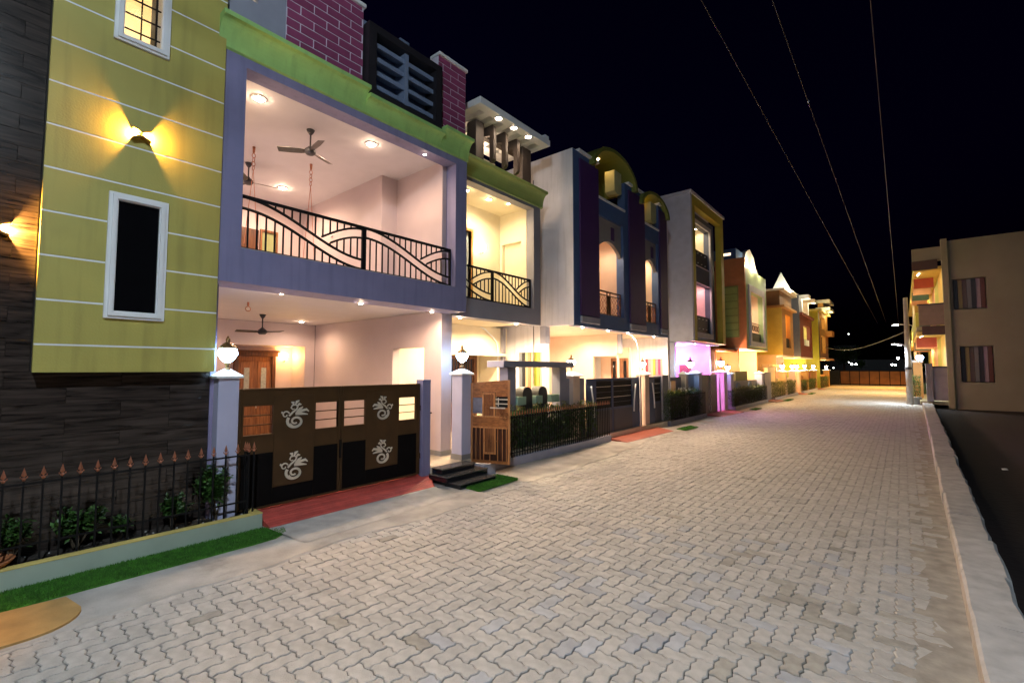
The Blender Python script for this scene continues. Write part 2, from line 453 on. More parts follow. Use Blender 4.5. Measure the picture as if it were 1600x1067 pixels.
# red grooved ramp in front of the brown gate
RED = mat("red_ramp_tile", (0.55, 0.085, 0.065), 0.6, 0.16, 5, 0.15, 60, island=0.12)
ramp = bpy.data.objects.new("driveway_ramp", None); COL.objects.link(ramp); ramp["kind"] = "structure"
nx = 10
for k in range(nx):
    xa = -7.26 + (0.62/nx)*k; xb = xa + 0.62/nx - 0.008
    za = 0.205 - 0.150*(k/nx); zb = 0.205 - 0.150*((k+1)/nx)
    ya = 2.86 + 0.0*k; yb = 5.98 - 0.10*max(0, k-3)*0.35
    m0 = MB(); m0.add([(xa,ya,-.02),(xb,ya,-.02),(xb,yb,-.02),(xa,yb,-.02),(xa,ya,za),(xb,ya,zb),(xb,yb,zb),(xa,yb,za)],
                      [(0,3,2,1),(4,5,6,7),(0,1,5,4),(1,2,6,5),(2,3,7,6),(3,0,4,7)])
    m0.build("ramp_tile", RED, ramp)
MB().add([(-6.645,2.84,0.052),(-6.645,5.76,0.052),(-5.95,5.7,0.018),(-5.85,2.95,0.018),(-7.27,2.84,-.03),(-7.27,6.0,-.03)], [(0,3,2,1)]).build("ramp_apron", CONC, ramp)
MB().box(-7.28,-6.645,2.85,6.0,-0.05,0.03).build("ramp_bed", CONC, ramp)

# ---- turf strips
TURF = mat("artificial_turf", (0.050, 0.185, 0.014), 0.8, 0.35, 14, 0.0, island=0.35)
def turf(name, poly, z0, h, n, seed):
    rnd = random.Random(seed); xs = [p[0] for p in poly]; ysq = [p[1] for p in poly]
    mb = MB(); mb.prism(poly, 'Z', z0, z0 + h*0.4)
    def inside(x, y):
        c = False; m = len(poly)
        for i in range(m):
            (xa, ya), (xb, yb) = poly[i], poly[(i+1) % m]
            if (ya > y) != (yb > y) and x < (xb-xa)*(y-ya)/(yb-ya)+xa: c = not c
        return c
    k = 0
    while k < n:
        x, y = rnd.uniform(min(xs), max(xs)), rnd.uniform(min(ysq), max(ysq))
        if not inside(x, y): continue
        k += 1; a = rnd.uniform(0, 6.28); w = rnd.uniform(.003, .006); hh = h*rnd.uniform(.6, 1.3); l = rnd.uniform(-.02, .02); l2 = rnd.uniform(-.02, .02)
        o = len(mb.v)
        mb.v += [(x-w*math.cos(a), y-w*math.sin(a), z0+h*.3), (x+w*math.cos(a), y+w*math.sin(a), z0+h*.3), (x+l, y+l2, z0+h*.3+hh)]
        mb.f.append((o, o+1, o+2))
    o = mb.build(name, TURF); o["kind"] = "stuff"; return o
turf("turf_strip", [(-6.79,-1.8),(-6.30,-1.8),(-6.28,0.4),(-6.27,1.5),(-6.26,2.5),(-6.28,2.78),(-6.38,2.95),(-6.55,2.99),(-6.62,2.87),(-6.79,2.82)], 0.018, 0.03, 42000, 1)
turf("turf_mat", [(-6.20,6.12),(-5.86,6.10),(-5.84,6.16),(-5.88,7.22),(-5.92,7.28),(-6.44,7.28),(-6.46,7.0),(-6.20,6.98)], 0.02, 0.03, 12000, 2)
turf("turf_patch", [(-6.35,16.9),(-5.95,16.7),(-5.9,17.9),(-6.3,18.2)], 0.02, 0.03, 2500, 3)
turf("turf_patch", [(-6.35,27.3),(-6.0,27.2),(-6.0,28.6),(-6.35,28.7)], 0.02, 0.03, 1500, 4)
turf("turf_patch", [(-6.35,36.3),(-6.0,36.2),(-6.0,38.6),(-6.35,38.7)], 0.02, 0.03, 1500, 5)
turf("turf_patch", [(-6.35,47.3),(-6.0,47.2),(-6.0,49.6),(-6.35,49.7)], 0.02, 0.03, 1200, 6)
# ================================================================ house 1: mustard bay and lavender balcony
h1 = thing("house", "nearest house, mustard yellow bay beside a lavender double height balcony with fans", "house", (-7.15, 3.0, 0.0), "row houses along the street")
TILEBED = mat("tile_bed", (0.02, 0.017, 0.016), 0.8)
WTILE = wood("dark_wood_tile", (0.012, 0.009, 0.008), (0.058, 0.044, 0.038), 'Y', 5.0, 0.22, 10.0)
MB().grid_wall('X', -7.55, -7.325, -1.6, 2.28, 0.0, 9.2, [(1.16,1.51,6.26,7.3)]).build("wall", TILEBED, h1)
# wood look tiles, staggered courses
z = 0.05; row = 0
tl = 0.98; th = 0.176
while z < 8.2:
    y = -1.6 - (0.0 if row % 2 else tl/2)
    while y < 2.28:
        a, b = max(y, -1.6), min(y+tl-0.003, 2.28)
        # leave out what the mustard bay covers
        if z + th > 2.20:
            b = min(b, 0.545)
        if b - a > 0.03:
            B("tile", WTILE, h1, -7.325, -7.300 + random.uniform(-.0015,.0015), a, b, z, z+th-0.0025, c=0.0015)
        y += tl
    z += th; row += 1
# mustard bay: panels between white painted grooves
zs = [2.16] + [2.463 + 0.4872*k for k in range(0, 12)]
W1 = (1.10, 1.68, 2.79, 4.29); W2 = (1.07, 1.62, 6.15, 7.35)
WHSTR = mat("white_groove_paint", (0.80, 0.83, 0.86), 0.5, 0.04)
back = MB().grid_wall('X', -7.298, -7.135, 0.56, 2.262, 2.17, 7.80, [(W1[0]+.02,W1[1]-.02,W1[2]+.02,W1[3]-.02),(W2[0]+.02,W2[1]-.02,W2[2]+.02,W2[3]-.02)])
back.build("bay", YELLOW, h1)
for k in range(len(zs)-1):
    z0, z1 = zs[k] + (0.0 if k == 0 else 0.011), zs[k+1] - 0.011
    hs = [h for h in ((W1[0]+.01,W1[1]-.01,W1[2]+.01,W1[3]-.01),(W2[0]+.01,W2[1]-.01,W2[2]+.01,W2[3]-.01)) if h[2] < z1 and h[3] > z0]
    full = hs and hs[0][2] <= z0 and hs[0][3] >= z1
    for ya_, yb_ in (((0.552, hs[0][0]), (hs[0][1], 2.27)) if full else ((0.552, 2.27),)):
        MB().grid_wall('X', -7.134, -7.108, ya_, yb_, z0, z1, [] if full else hs).build("panel", YELLOW, h1)
    if k > 0:
        holes = [h for h in (W1, W2) if h[2] < zs[k] < h[3]]
        segs = [(0.552, 2.27)] if not holes else [(0.552, holes[0][0]+.01), (holes[0][1]-.01, 2.27)]
        for a, b in segs: B("stripe", WHSTR, h1, -7.134, -7.112, a, b, zs[k]-0.0105, zs[k]+0.0105)
def window(parent, y0, y1, z0, z1, x, fw=0.09, d=0.06, frame=WHITET, glass=DARKGLASS, depth=0.1):
    f = MB().grid_wall('X', x-depth, x+d*0.6, y0, y1, z0, z1, [(y0+fw,y1-fw,z0+fw,z1-fw)])
    f.grid_wall('X', x+d*0.6, x+d, y0+0.035, y1-0.035, z0+0.03, z1-0.03, [(y0+fw-0.012,y1-fw+0.012,z0+fw-0.012,z1-fw+0.012)])
    fo = f.build("window", frame, parent)
    B("pane", glass, fo, x-0.005, x+0.003, y0+fw, y1-fw, z0+fw, z1-fw)
    return fo
window(h1, *W1, -7.108)
w2 = window(h1, *W2, -7.108, glass=CLEAR, depth=0.2)
for k in range(5):
    B("window_bar", BLACKM, w2, -7.16, -7.145, 1.16, 1.53, 6.36+0.2*k, 6.376+0.2*k)
B("window_bar", BLACKM, w2, -7.17, -7.16, 1.33, 1.345, 6.24, 7.26)
# lit stair room behind the upper window
MB().grid_wall('X', -9.3, -9.2, 0.6, 2.6, 5.6, 8.0).box(-9.2,-7.56,0.5,0.6,5.6,8.0).box(-9.2,-7.56,2.6,2.7,5.6,8.0).box(-9.2,-7.56,0.6,2.6,8.0,8.1).box(-9.2,-7.56,0.6,2.6,5.5,5.6).build("stair_room", CREAMW, h1)
lamp(-8.3, 1.5, 7.3, 60, CREAM, 0.08)
# lavender facade frame
MB().grid_wall('X', -7.45, -7.15, 2.20, 7.03, 3.905, 6.90, [(2.56,6.71,3.9,6.56)]).build("facade_frame", LAV, h1)
B("balcony_beam", LAV, h1, -7.72, -7.15, 2.20, 7.03, 3.41, 3.904)
MB().cbox(-7.52,-7.16,2.56,6.71,3.905,3.925,0.004).build("sill", mat("sill_stone", (0.30,0.30,0.36), 0.4), h1)
B("left_wall", LAV, h1, -13.3, -7.455, 2.283, 2.40, 0.3, 6.95)
MB().box(-7.45,-7.30,2.285,2.335,0.0,3.41).build("left_pier", LAV, h1)
B("porch_ceiling", CEIL, h1, -13.3, -7.725, 2.405, 7.0, 3.475, 3.87)
B("upper_ceiling", CEIL, h1, -13.0, -7.455, 2.405, 7.0, 6.66, 6.98)
FLOORT = mat("glossy_floor_tile", (0.60, 0.52, 0.40), 0.18, 0.06, 3, 0.0)
MB().box(-14.6,-7.22,2.35,5.95,0.0,0.24).box(-14.6,-6.98,6.0,11.1,0.0,0.32).build("plinth", FLOORT, h1)
# lower porch back wall with recess, door
MB().grid_wall('X', -13.5, -13.3, 2.40, 6.85, 0.24, 3.47, [(4.55,6.56,0.2,2.84)]).build("porch_back_wall", PINKISH, h1)
MB().box(-14.2,-14.1,4.4,6.75,0.24,3.0).box(-14.1,-13.5,4.43,4.55,0.24,3.0).box(-14.1,-13.5,6.56,6.68,0.24,3.0).box(-14.1,-13.5,4.56,6.55,2.84,2.95).build("door_recess", PINKISH, h1)
def carved_door(parent, x, y0, y1, z0, z1, frame=DTEAK, leaf=TEAK, glass=True, ax='X'):
    def P(mb, a0, a1, u0, u1, w0, w1, c=0.006):
        return mb.cbox(a0,a1,u0,u1,w0,w1,c) if ax == 'X' else mb.cbox(u0,u1,a0,a1,w0,w1,c)
    fr = MB(); s = 1 if ax == 'X' else -1
    P(fr, x, x+s*0.10, y0, y0+0.10, z0, z1); P(fr, x, x+s*0.10, y1-0.10, y1, z0, z1); P(fr, x, x+s*0.101, y0-0.06, y1+0.06, z1, z1+0.12)
    P(fr, x, x+s*0.13, y0-0.10, y1+0.10, z1+0.121, z1+0.17)
    fo = fr.build("door_frame", frame, parent)
    lf = MB(); P(lf, x+s*0.02, x+s*0.055, y0+0.101, y1-0.101, z0, z1-0.002)
    n = 2; wy = (y1-y0-0.2)/n
    for k in range(n):
        a = y0+0.1+wy*k
        for zz0, zz1 in ((0.06,0.26),(0.30,0.42),(0.46,0.94)):
            P(lf, x+s*0.056, x+s*0.072, a+0.06, a+wy-0.06, z0+(z1-z0)*zz0, z0+(z1-z0)*zz1, 0.012)
    lo = lf.build("door", leaf, parent)
    if glass:
        for k in range(n):
            a = y0+0.1+wy*k+wy/2
            g = MB(); P(g, x+s*0.073, x+s*0.078, a-0.07, a+0.07, z0+(z1-z0)*0.52, z0+(z1-z0)*0.86, 0.002)
            g.build("door_glass", mat("frosted_glass", (0.35,0.38,0.36), 0.15, 0.2, 20), lo)
    hd = MB(); P(hd, x+s*0.072, x+s*0.10, (y0+y1)/2+0.03, (y0+y1)/2+0.05, z0+0.85, z0+1.15, 0.004)
    hd.build("door_handle", STEEL, lo)
    return lo
carved_door(h1, -14.09, 4.95, 6.05, 0.24, 2.55)
# right party wall of the porch, with an opening to the next porch, and the front pillar
MB().grid_wall('Y', 6.86, 7.06, -13.3, -8.26, 0.24, 3.47, [(-9.50,-8.32,0.2,2.69)]).build("porch_side_wall", PINKISH, h1)
MB().box(-8.255,-7.70,6.83,7.13,0.30,3.47).build("porch_pillar", PINKISH, h1)
SKIRT = mat("skirting_tile", (0.24,0.235,0.23), 0.3, 0.1)
MB().box(-8.27,-7.685,6.815,7.145,0.321,0.43).build("skirting", SKIRT, h1)
# beyond the opening: pale wall
# upper balcony walls
B("balcony_back_wall", PINKISH, h1, -13.0, -12.8, 2.40, 6.95, 3.87, 6.66)
MB().box(-12.8,-9.06,6.18,6.95,3.87,6.66).box(-9.06,-7.455,6.60,6.95,3.87,6.66).build("balcony_side_wall", PINKISH, h1)
B("upper_door", DTEAK, h1, -12.8, -12.74, 4.25, 4.98, 3.87, 5.80)
mbf = MB().grid_wall('X', -12.795, -12.72, 5.02, 5.46, 3.87, 5.84, [(5.06,5.42,3.9,5.78)]); wf = mbf.build("balcony_window", TEAK, h1)
B("pane", mat("window_film", (0.30,0.33,0.16), 0.25), wf, -12.79, -12.77, 5.06, 5.42, 3.9, 5.78)
MB().lathe([(0.04,0),(0.04,0.03),(0.02,0.035)], (-11.2, 6.16, 5.6), 8).build("wall_point", WHITET, h1)
# cove cornice
def cove(y0, y1, xw, z0, z1, out, name="cornice", m=GREEN, parent=h1, extra=0.0):
    prof = [(xw+0.002, z0)]
    n = 8
    for k in range(n+1):
        t = k/n * math.pi/2
        prof.append((xw + 0.035 + (out-0.035)*(1-math.cos(t)), z0 + 0.02 + (z1-z0-0.09)*math.sin(t)))
    prof += [(xw+out+0.025, z1-0.065), (xw+out+0.025, z1), (xw-0.28, z1), (xw-0.28, z0)]
    return MB().prism(prof, 'Y', y0, y1).build(name, m, parent)
cove(2.18, 4.48, -7.15, 6.70, 7.13, 0.20)
cove(4.482, 6.24, -7.15, 6.70, 7.02, 0.17)
cove(6.242, 7.04, -7.15, 6.70, 7.15, 0.20)
# parapet: grey panel with slot, brick panels, louvred frame
MB().grid_wall('X', -7.42, -7.22, 2.18, 3.12, 7.131, 8.95, [(2.55,2.70,7.66,8.6)]).build("parapet_panel", GREYP, h1)
BRK = mat("maroon_brick_paint", (0.27, 0.055, 0.135), 0.55, 0.10, 5, 0.08, island=0.10)
BJ = mat("white_joint_paint", (0.75, 0.70, 0.80), 0.6)
def brick_panel(y0, y1, z0, z1, x, bl=0.44, bh=0.146, ph=0.0):
    B("brick_backing", BJ, h1, x-0.22, x-0.012, y0, y1, z0, z1)
    z = z0; r = 0
    while z < z1 - 0.02:
        y = y0 - (bl/2 if r % 2 else 0) - ph
        while y < y1:
            a, b = max(y+0.009, y0), min(y+bl-0.009, y1)
            if b - a > 0.03: B("brick", BRK, h1, x-0.012, x+random.uniform(-.001,.002), a, b, z+0.009, min(z+bh-0.009, z1), c=0.003)
            y += bl
        z += bh; r += 1
brick_panel(3.125, 4.47, 7.132, 8.66, -7.20)
brick_panel(6.245, 7.03, 7.152, 8.74, -7.20, ph=0.1)
for a, b, zt_ in ((3.10,4.50,8.661),(6.22,7.06,8.741)):
    MB().cbox(-7.46,-7.15,a,b,zt_,zt_+0.07,0.01).build("coping", WHITET, h1)
DFR = mat("black_frame_paint", (0.018,0.016,0.020), 0.5)
MB().grid_wall('X', -7.40, -7.06, 4.50, 6.22, 7.035, 8.40, [(4.66,6.06,7.19,8.26)]).build("louvre_frame", DFR, h1)
BLUEG = mat("blue_grey_paint", (0.17,0.22,0.33), 0.6, 0.08)
B("louvre_back", BLUEG, h1, -7.55, -7.45, 4.5, 6.22, 7.03, 8.4)
B("louvre_post", BLUEG, h1, -7.44, -7.13, 5.33, 5.42, 7.19, 8.26)
for c0, c1 in ((4.66,5.33),(5.42,6.06)):
    for k in range(4):
        zz = 7.27 + 0.262*k
        MB().add([(-7.44,c0,zz+0.12),(-7.44,c1,zz+0.12),(-7.15,c1,zz),(-7.15,c0,zz),(-7.44,c0,zz+0.19),(-7.44,c1,zz+0.19),(-7.15,c1,zz+0.085),(-7.15,c0,zz+0.085)],
                 [(0,1,2,3),(4,7,6,5),(0,4,5,1),(1,5,6,2),(2,6,7,3),(3,7,4,0)]).build("louvre", BLUEG, h1)
MB().box(-7.5,-7.25,4.5,6.2,8.401,8.50).box(-7.5,-7.3,5.34,5.56,8.5,8.66).build("parapet_cap", BLUEG, h1)
MB().box(-13,-7.5,2.3,6.95,7.0,7.08).build("roof", CONC, h1)
MB().box(-12,-9.4,4.2,6.9,7.08,9.3).box(-12.2,-9.0,4.0,7.2,9.3,9.45).build("roof_room", mat("brown_grey_paint", (0.10,0.085,0.08), 0.7), h1)
# lights
for (x, y, p) in ((-8.0,3.06,190),(-7.95,5.16,200),(-11.6,5.05,270),(-11.6,3.1,210)):
    downlight(h1, x, y, 6.66, p, WARM, 0.08)
downlight(h1, -7.30, 5.98, 6.56, 12, WARM, 0.03)
for (x, y, p, r_) in ((-7.95,3.50,180,.06),(-7.60,4.77,50,.04),(-7.90,5.70,170,.06),(-7.60,6.46,50,.036)):
    zc = 3.475 if x < -7.72 else 3.41
    downlight(h1, x, y, zc, p, WARM, r_)
downlight(h1, -12.4, 6.0, 3.475, 95, WARM, 0.055)
downlight(h1, -12.4, 3.4, 3.475, 120, WARM, 0.055)

# ---- balcony railings with crossing wave bands
def wave_railing(parent, x, panels, z0, z1, nb, name="balcony_railing"):
    """each panel: (y0, y1, start of the wave 0..1)"""
    fr = MB(); t = 0.018
    Y0, Y1 = panels[0][0], panels[-1][1]
    fr.box(x-t, x+t, Y0, Y1, z1-0.045, z1); fr.box(x-t, x+t, Y0, Y1, z0, z0+0.035)
    for y0, y1, s0 in panels:
        fr.box(x-t-.003, x+t+.003, y0, y0+0.04, z0+0.036, z1-0.046); fr.box(x-t-.003, x+t+.003, y1-0.04, y1, z0+0.036, z1-0.046)
    rail = fr.build(name, BLACKM, parent)
    h = z1 - z0
    for (y0, y1, s0), n in zip(panels, nb):
        Wd = y1 - y0
        def S1(u):      # centre of the falling band, u 0..1
            return z0 + h*(0.50 + 0.36*math.cos(math.pi*min(1, max(0, (u-0.02)/0.98))))
        def S2(u):      # rising branch on the right half
            v = (u-0.60)/0.40
            return z0 + h*(0.43 + 0.40*math.sin(math.pi/2*min(1, max(0, v)))) if u >= 0.60 else None
        def us(a, b, k=26): return [a+(b-a)*i/k for i in range(k+1)]
        bw = h*0.105
        for off in (-bw, bw):
            pts = [(x, y0+Wd*(s0+(1-s0)*u) if False else y0+Wd*u, S1(s0+(1-s0)*u)+off) for u in us(0,1)]
            pts = [p for p in pts if z0+0.01 < p[2] < z1-0.005]
            MB().tube(pts, 0.022, 6).build("wave_bar", BLACKM, rail)
        for off in (-bw*0.95, bw*0.95):
            pts = []
            for u in us(0, 1):
                q = s0+(1-s0)*u; v = S2(q)
                if v is None: continue
                if v+off > S1(q)+bw and v+off < z1-0.005: pts.append((x, y0+Wd*u, v+off))
            if len(pts) > 2: MB().tube(pts, 0.020, 6).build("wave_bar", BLACKM, rail)
        for k in range(1, n):
            u = k/n; q = s0+(1-s0)*u; y = y0+Wd*u
            cuts = [(S1(q)-bw, S1(q)+bw)]
            v = S2(q)
            if v is not None and v > S1(q):
                cuts.append((max(v-bw*0.95, S1(q)+bw*0.5), v+bw*0.95))
            z = z0+0.03; segs = []
            for a, b in sorted(cuts):
                if a > z: segs.append((z, a))
                z = max(z, b)
            if z < z1-0.04: segs.append((z, z1-0.04))
            for a, b in segs:
                if b-a > 0.015: MB().box(x-0.009, x+0.009, y-0.011, y+0.011, a, b).build("baluster", BLACKM, rail)
    return rail
wave_railing(h1, -7.30, [(2.57,4.62,0.0),(4.62,6.70,0.0)], 3.93, 4.735, (16,16))

# ---- ceiling fans and hooks
def fan(x, y, z, rod, rot, label, blade=0.56, grp="ceiling fans of the nearest house", tilt=0):
    f = thing("ceiling_fan", label, "ceiling fan", (x, y, z), grp)
    MB().lathe([(0.01,0),(0.075,-0.005),(0.05,-0.06),(0.018,-0.10)], (x,y,z), 12).build("canopy", DGREY, f, True)
    MB().lathe([(0.014,-0.095),(0.014,-rod)], (x,y,z), 8).build("downrod", DGREY, f, True)
    zz = -rod
    MB().lathe([(0.02,zz+0.05),(0.06,zz+0.01),(0.095,zz-0.02),(0.10,zz-0.075),(0.07,zz-0.11),(0.02,zz-0.115)], (x,y,z), 16).build("motor", DGREY, f, True)
    for k in range(3):
        a = rot + k*2*math.pi/3; ca, sa = math.cos(a), math.sin(a)
        vs = []
        for r_, w in ((0.09,0.030),(0.16,0.055),(blade*0.6,0.068),(blade,0.060)):
            for s in (-1, 1):
                for dz in (0, -0.008):
                    vs.append((x+ca*r_-sa*w*s, y+sa*r_+ca*w*s, z+zz-0.05+0.018*s+dz))
        fs = []
        for i in range(3):
            o = i*4
            fs += [(o,o+2,o+6,o+4),(o+1,o+5,o+7,o+3),(o,o+4,o+5,o+1),(o+2,o+3,o+7,o+6)]
        fs += [(0,1,3,2),(12,14,15,13)]
        MB().add(vs, fs).build("blade", mat("fan_blade", (0.05,0.043,0.036), 0.35), f)
    return f
fan(-8.35, 4.12, 6.66, 0.36, R(112), "dark three blade ceiling fan over the upper balcony, front of the two there")
fan(-10.75, 3.95, 6.66, 0.36, R(80), "dark three blade ceiling fan deeper inside the upper balcony, beside the left column")
fan(-11.5, 4.64, 3.475, 0.36, R(25), "black ceiling fan in the lower porch above the carved door")
def swing_hook(x, y, z, ln, label):
    f = thing("swing_chain", label, "chain", (x, y, z), "hooks and chains under the ceilings")
    MB().lathe([(0.006,0),(0.03,-0.01),(0.022,-0.12),(0.006,-0.15)], (x,y,z), 8).build("hook_cup", COPPER, f, True)
    for k in range(4):
        c = z-0.19-0.085*k
        pts = [(x+0.028*math.sin(t)*(1 if k % 2 else .3), y+0.028*math.sin(t)*(.3 if k % 2 else 1), c+0.048*math.cos(t)) for t in [i*math.pi/6 for i in range(12)]]
        MB().tube(pts, 0.007, 5, True).build("link", COPPER, f)
    if ln:
        for s in (-1, 1):
            MB().tube([(x, y, z-0.48), (x+0.02*s, y+0.12*s, z-ln)], 0.006, 5).build("chain_strand", COPPER, f)
    return f
swing_hook(-9.86, 3.71, 6.66, 2.0, "copper swing chain hanging from the upper balcony ceiling, left by the rear fan")
swing_hook(-9.75, 4.84, 6.66, 2.2, "copper swing chain hanging from the upper balcony ceiling, right behind the front fan")
hk = thing("ceiling_hook", "small copper ring hook in the lower porch ceiling", "hook", (-9.6, 3.6, 3.475), "hooks and chains under the ceilings")
MB().lathe([(0.02,0),(0.02,-0.06),(0.006,-0.09)], (-9.6,3.6,3.475), 8).build("cup", COPPER, hk)
MB().tube([(-9.6+0.0*i, 3.6+0.045*math.sin(i*math.pi/6), 3.475-0.13+0.045*math.cos(i*math.pi/6)) for i in range(12)], 0.007, 5, True).build("ring", COPPER, hk)

# ---- lamps on the walls of house 1
def wing_lamp(x, y, z, label, power):
    """outdoor wall lamp: two V plates above and below the bulb, light leaves left and right"""
    f = thing("wall_lamp", label, "wall lamp", (x, y, z), "winged wall lamps on the nearest house")
    GOLD = mat("gold_lamp_metal", (0.55,0.36,0.10), 0.35, 0.1, metal=0.8)
    for s in (-1, 1):
        mb = MB(); a = 0.10
        for t in (-1, 1):
            e = 0.092; hgt = 0.044
            mb.add([(x+0.002,y,z+s*0.012),(x+0.085,y,z+s*0.012),(x+0.085,y+t*e,z+s*(0.012+hgt)),(x+0.002,y+t*e,z+s*(0.012+hgt)),
                    (x+0.002,y,z+s*0.03),(x+0.085,y,z+s*0.03),(x+0.085,y+t*e,z+s*(0.03+hgt)),(x+0.002,y+t*e,z+s*(0.03+hgt))],
                   [(0,1,2,3),(4,7,6,5),(0,4,5,1),(1,5,6,2),(2,6,7,3),(3,7,4,0)])
        mb.build("shade_plate", GOLD, f)
    for t in (-1, 1):
        MB().lathe([(0.004,-0.010),(0.011,-0.006),(0.011,0.006),(0.004,0.010)], (x+0.045, y+t*0.04, z), 10).build("bulb", GLOW_A, f, True)
        lamp(x+0.045, y+t*0.062, z, power, AMBER, 0.008)
    return f
wing_lamp(-7.106, 1.37, 5.06, "gold winged wall lamp throwing amber light left and right on the mustard bay", 52)
wing_lamp(-7.298, 0.24, 3.68, "gold winged wall lamp glowing orange on the dark tiled wall", 220)
def sconce(x, y, z, label, power, out=0.12, axis='X', s=1, color=AMBER, grp="wall sconces under the porches"):
    f = thing("wall_sconce", label, "wall sconce", (x, y, z), grp)
    dx, dy = (out*s, 0) if axis == 'X' else (0, out*s)
    MB().tube([(x,y,z-0.12),(x+dx*0.6,y+dy*0.6,z-0.15),(x+dx,y+dy,z-0.08)], 0.012, 6).build("bracket", COPPER, f)
    MB().lathe([(0.015,-0.09),(0.06,-0.04),(0.075,0.03),(0.06,0.09),(0.04,0.10)], (x+dx,y+dy,z), 14).build("globe", GLOW_A, f, True)
    if power: lamp(x+dx*1.9, y+dy*1.9, z+0.02, power, color, 0.06)
    return f
gl = thing("added_spot_lamp", "added amber spot lamp on a made up wall arm, unseen left of the frame, lighting the pavement", "spot lamp", (-7.3, -1.15, 3.1))  # unseen lamp and arm, added to make the orange pool on the pavement
MB().tube([(-7.3,-1.15,2.9),(-6.8,-1.1,3.2),(-6.2,-0.9,3.25),(-5.95,-0.75,3.15)], 0.02, 6).build("arm", BLACKM, gl)
MB().lathe([(0.02,0.08),(0.06,0.06),(0.09,-0.02),(0.085,-0.025),(0.03,0.0)], (-5.92,-0.72,3.08), 14).build("shade", BLACKM, gl, True)
spot(-5.92, -0.72, 3.05, 150, (1.0,0.45,0.10), 54, 0.5, 0.012)
sconce(-14.09, 6.30, 2.55, "globe sconce glowing beside the carved door in the nearest lower porch", 26)
# ================================================================ frontage of house 1: pillars, gate, fence, planter
def pillar_lamp(x, y, z, label, cool=True, power=60, k=1.0, grp="lanterns on the gate pillars"):
    f = thing("pillar_lantern", label, "lantern", (x, y, z), grp)
    BRZ = mat("bronze_lamp_metal", (0.22,0.13,0.06), 0.4, metal=0.8)
    MB().lathe([(0.05*k,0),(0.035*k,0.02*k),(0.02*k,0.05*k),(0.035*k,0.09*k),(0.03*k,0.10*k)], (x,y,z), 14).build("stem", BRZ, f, True)
    MB().lathe([(0.03*k,0.10*k),(0.075*k,0.14*k),(0.118*k,0.21*k),(0.108*k,0.27*k),(0.08*k,0.29*k)], (x,y,z), 18).build("globe", GLOW_C if cool else GLOW_W, f, True)
    MB().lathe([(0.11*k,0.285*k),(0.10*k,0.31*k),(0.055*k,0.35*k),(0.025*k,0.37*k),(0.03*k,0.40*k),(0.008*k,0.45*k)], (x,y,z), 18).build("cap", BRZ, f, True)
    if power: lamp(x+0.0, y, z+0.2*k, power, COOL if cool else WARM, 0.10)
    return f
def pillar(name, x0, x1, y0, y1, z1, m, label, cap=0.04, caph=0.12, capm=WHITET, grp="gate pillars", base=None):
    f = thing(name, label, "gate pillar", ((x0+x1)/2, (y0+y1)/2, 0), grp)
    MB().cbox(x0,x1,y0,y1,0,z1,0.008).build("shaft", m, f)
    cx, cy = (x0+x1)/2, (y0+y1)/2; a, b, c, d = x0-cap, x1+cap, y0-cap, y1+cap
    MB().add([(a,c,z1),(b,c,z1),(b,d,z1),(a,d,z1),(a,c,z1+0.03),(b,c,z1+0.03),(b,d,z1+0.03),(a,d,z1+0.03),(cx,cy,z1+0.03+caph)],
             [(0,3,2,1),(0,1,5,4),(1,2,6,5),(2,3,7,6),(3,0,4,7),(4,5,8),(5,6,8),(6,7,8),(7,4,8)]).build("cap", capm, f)
    if base: MB().box(x0-.012,x1+.012,y0-.012,y1+.012,base,base+0.11).build("skirting", SKIRT, f)
    return f
PILW = mat("lavender_white_paint", (0.47,0.48,0.66), 0.55, 0.06)
pillar("gate_pillar", -7.26, -7.07, 2.315, 2.575, 2.07, PILW, "lavender gate pillar at the left end of the brown gate, beside the spiked fence")
pillar_lamp(-7.165, 2.445, 2.18, "bright blue white lantern on the pillar left of the brown gate", True, 300, 1.05)
pillar("gate_pillar", -7.33, -7.02, 6.80, 7.08, 2.07, PILW, "lavender pillar at which the open wooden wicket gate hangs", base=0.322)
pillar_lamp(-7.17, 6.94, 2.23, "bright blue white lantern on the pillar beside the open wooden gate", True, 290, 1.05)
gp = thing("gate_post", "slim lavender post closing the right end of the brown gate", "gate post", (-7.15, 5.9, 0))
MB().cbox(-7.26,-7.06,5.80,6.00,0,1.99,0.006).build("post", LAV, gp)
MB().lathe([(0.0,0.0),(0.016,0.005),(0.016,0.03)], (-7.05,6.0,1.33), 8).build("latch_knob", BLACKM, gp)

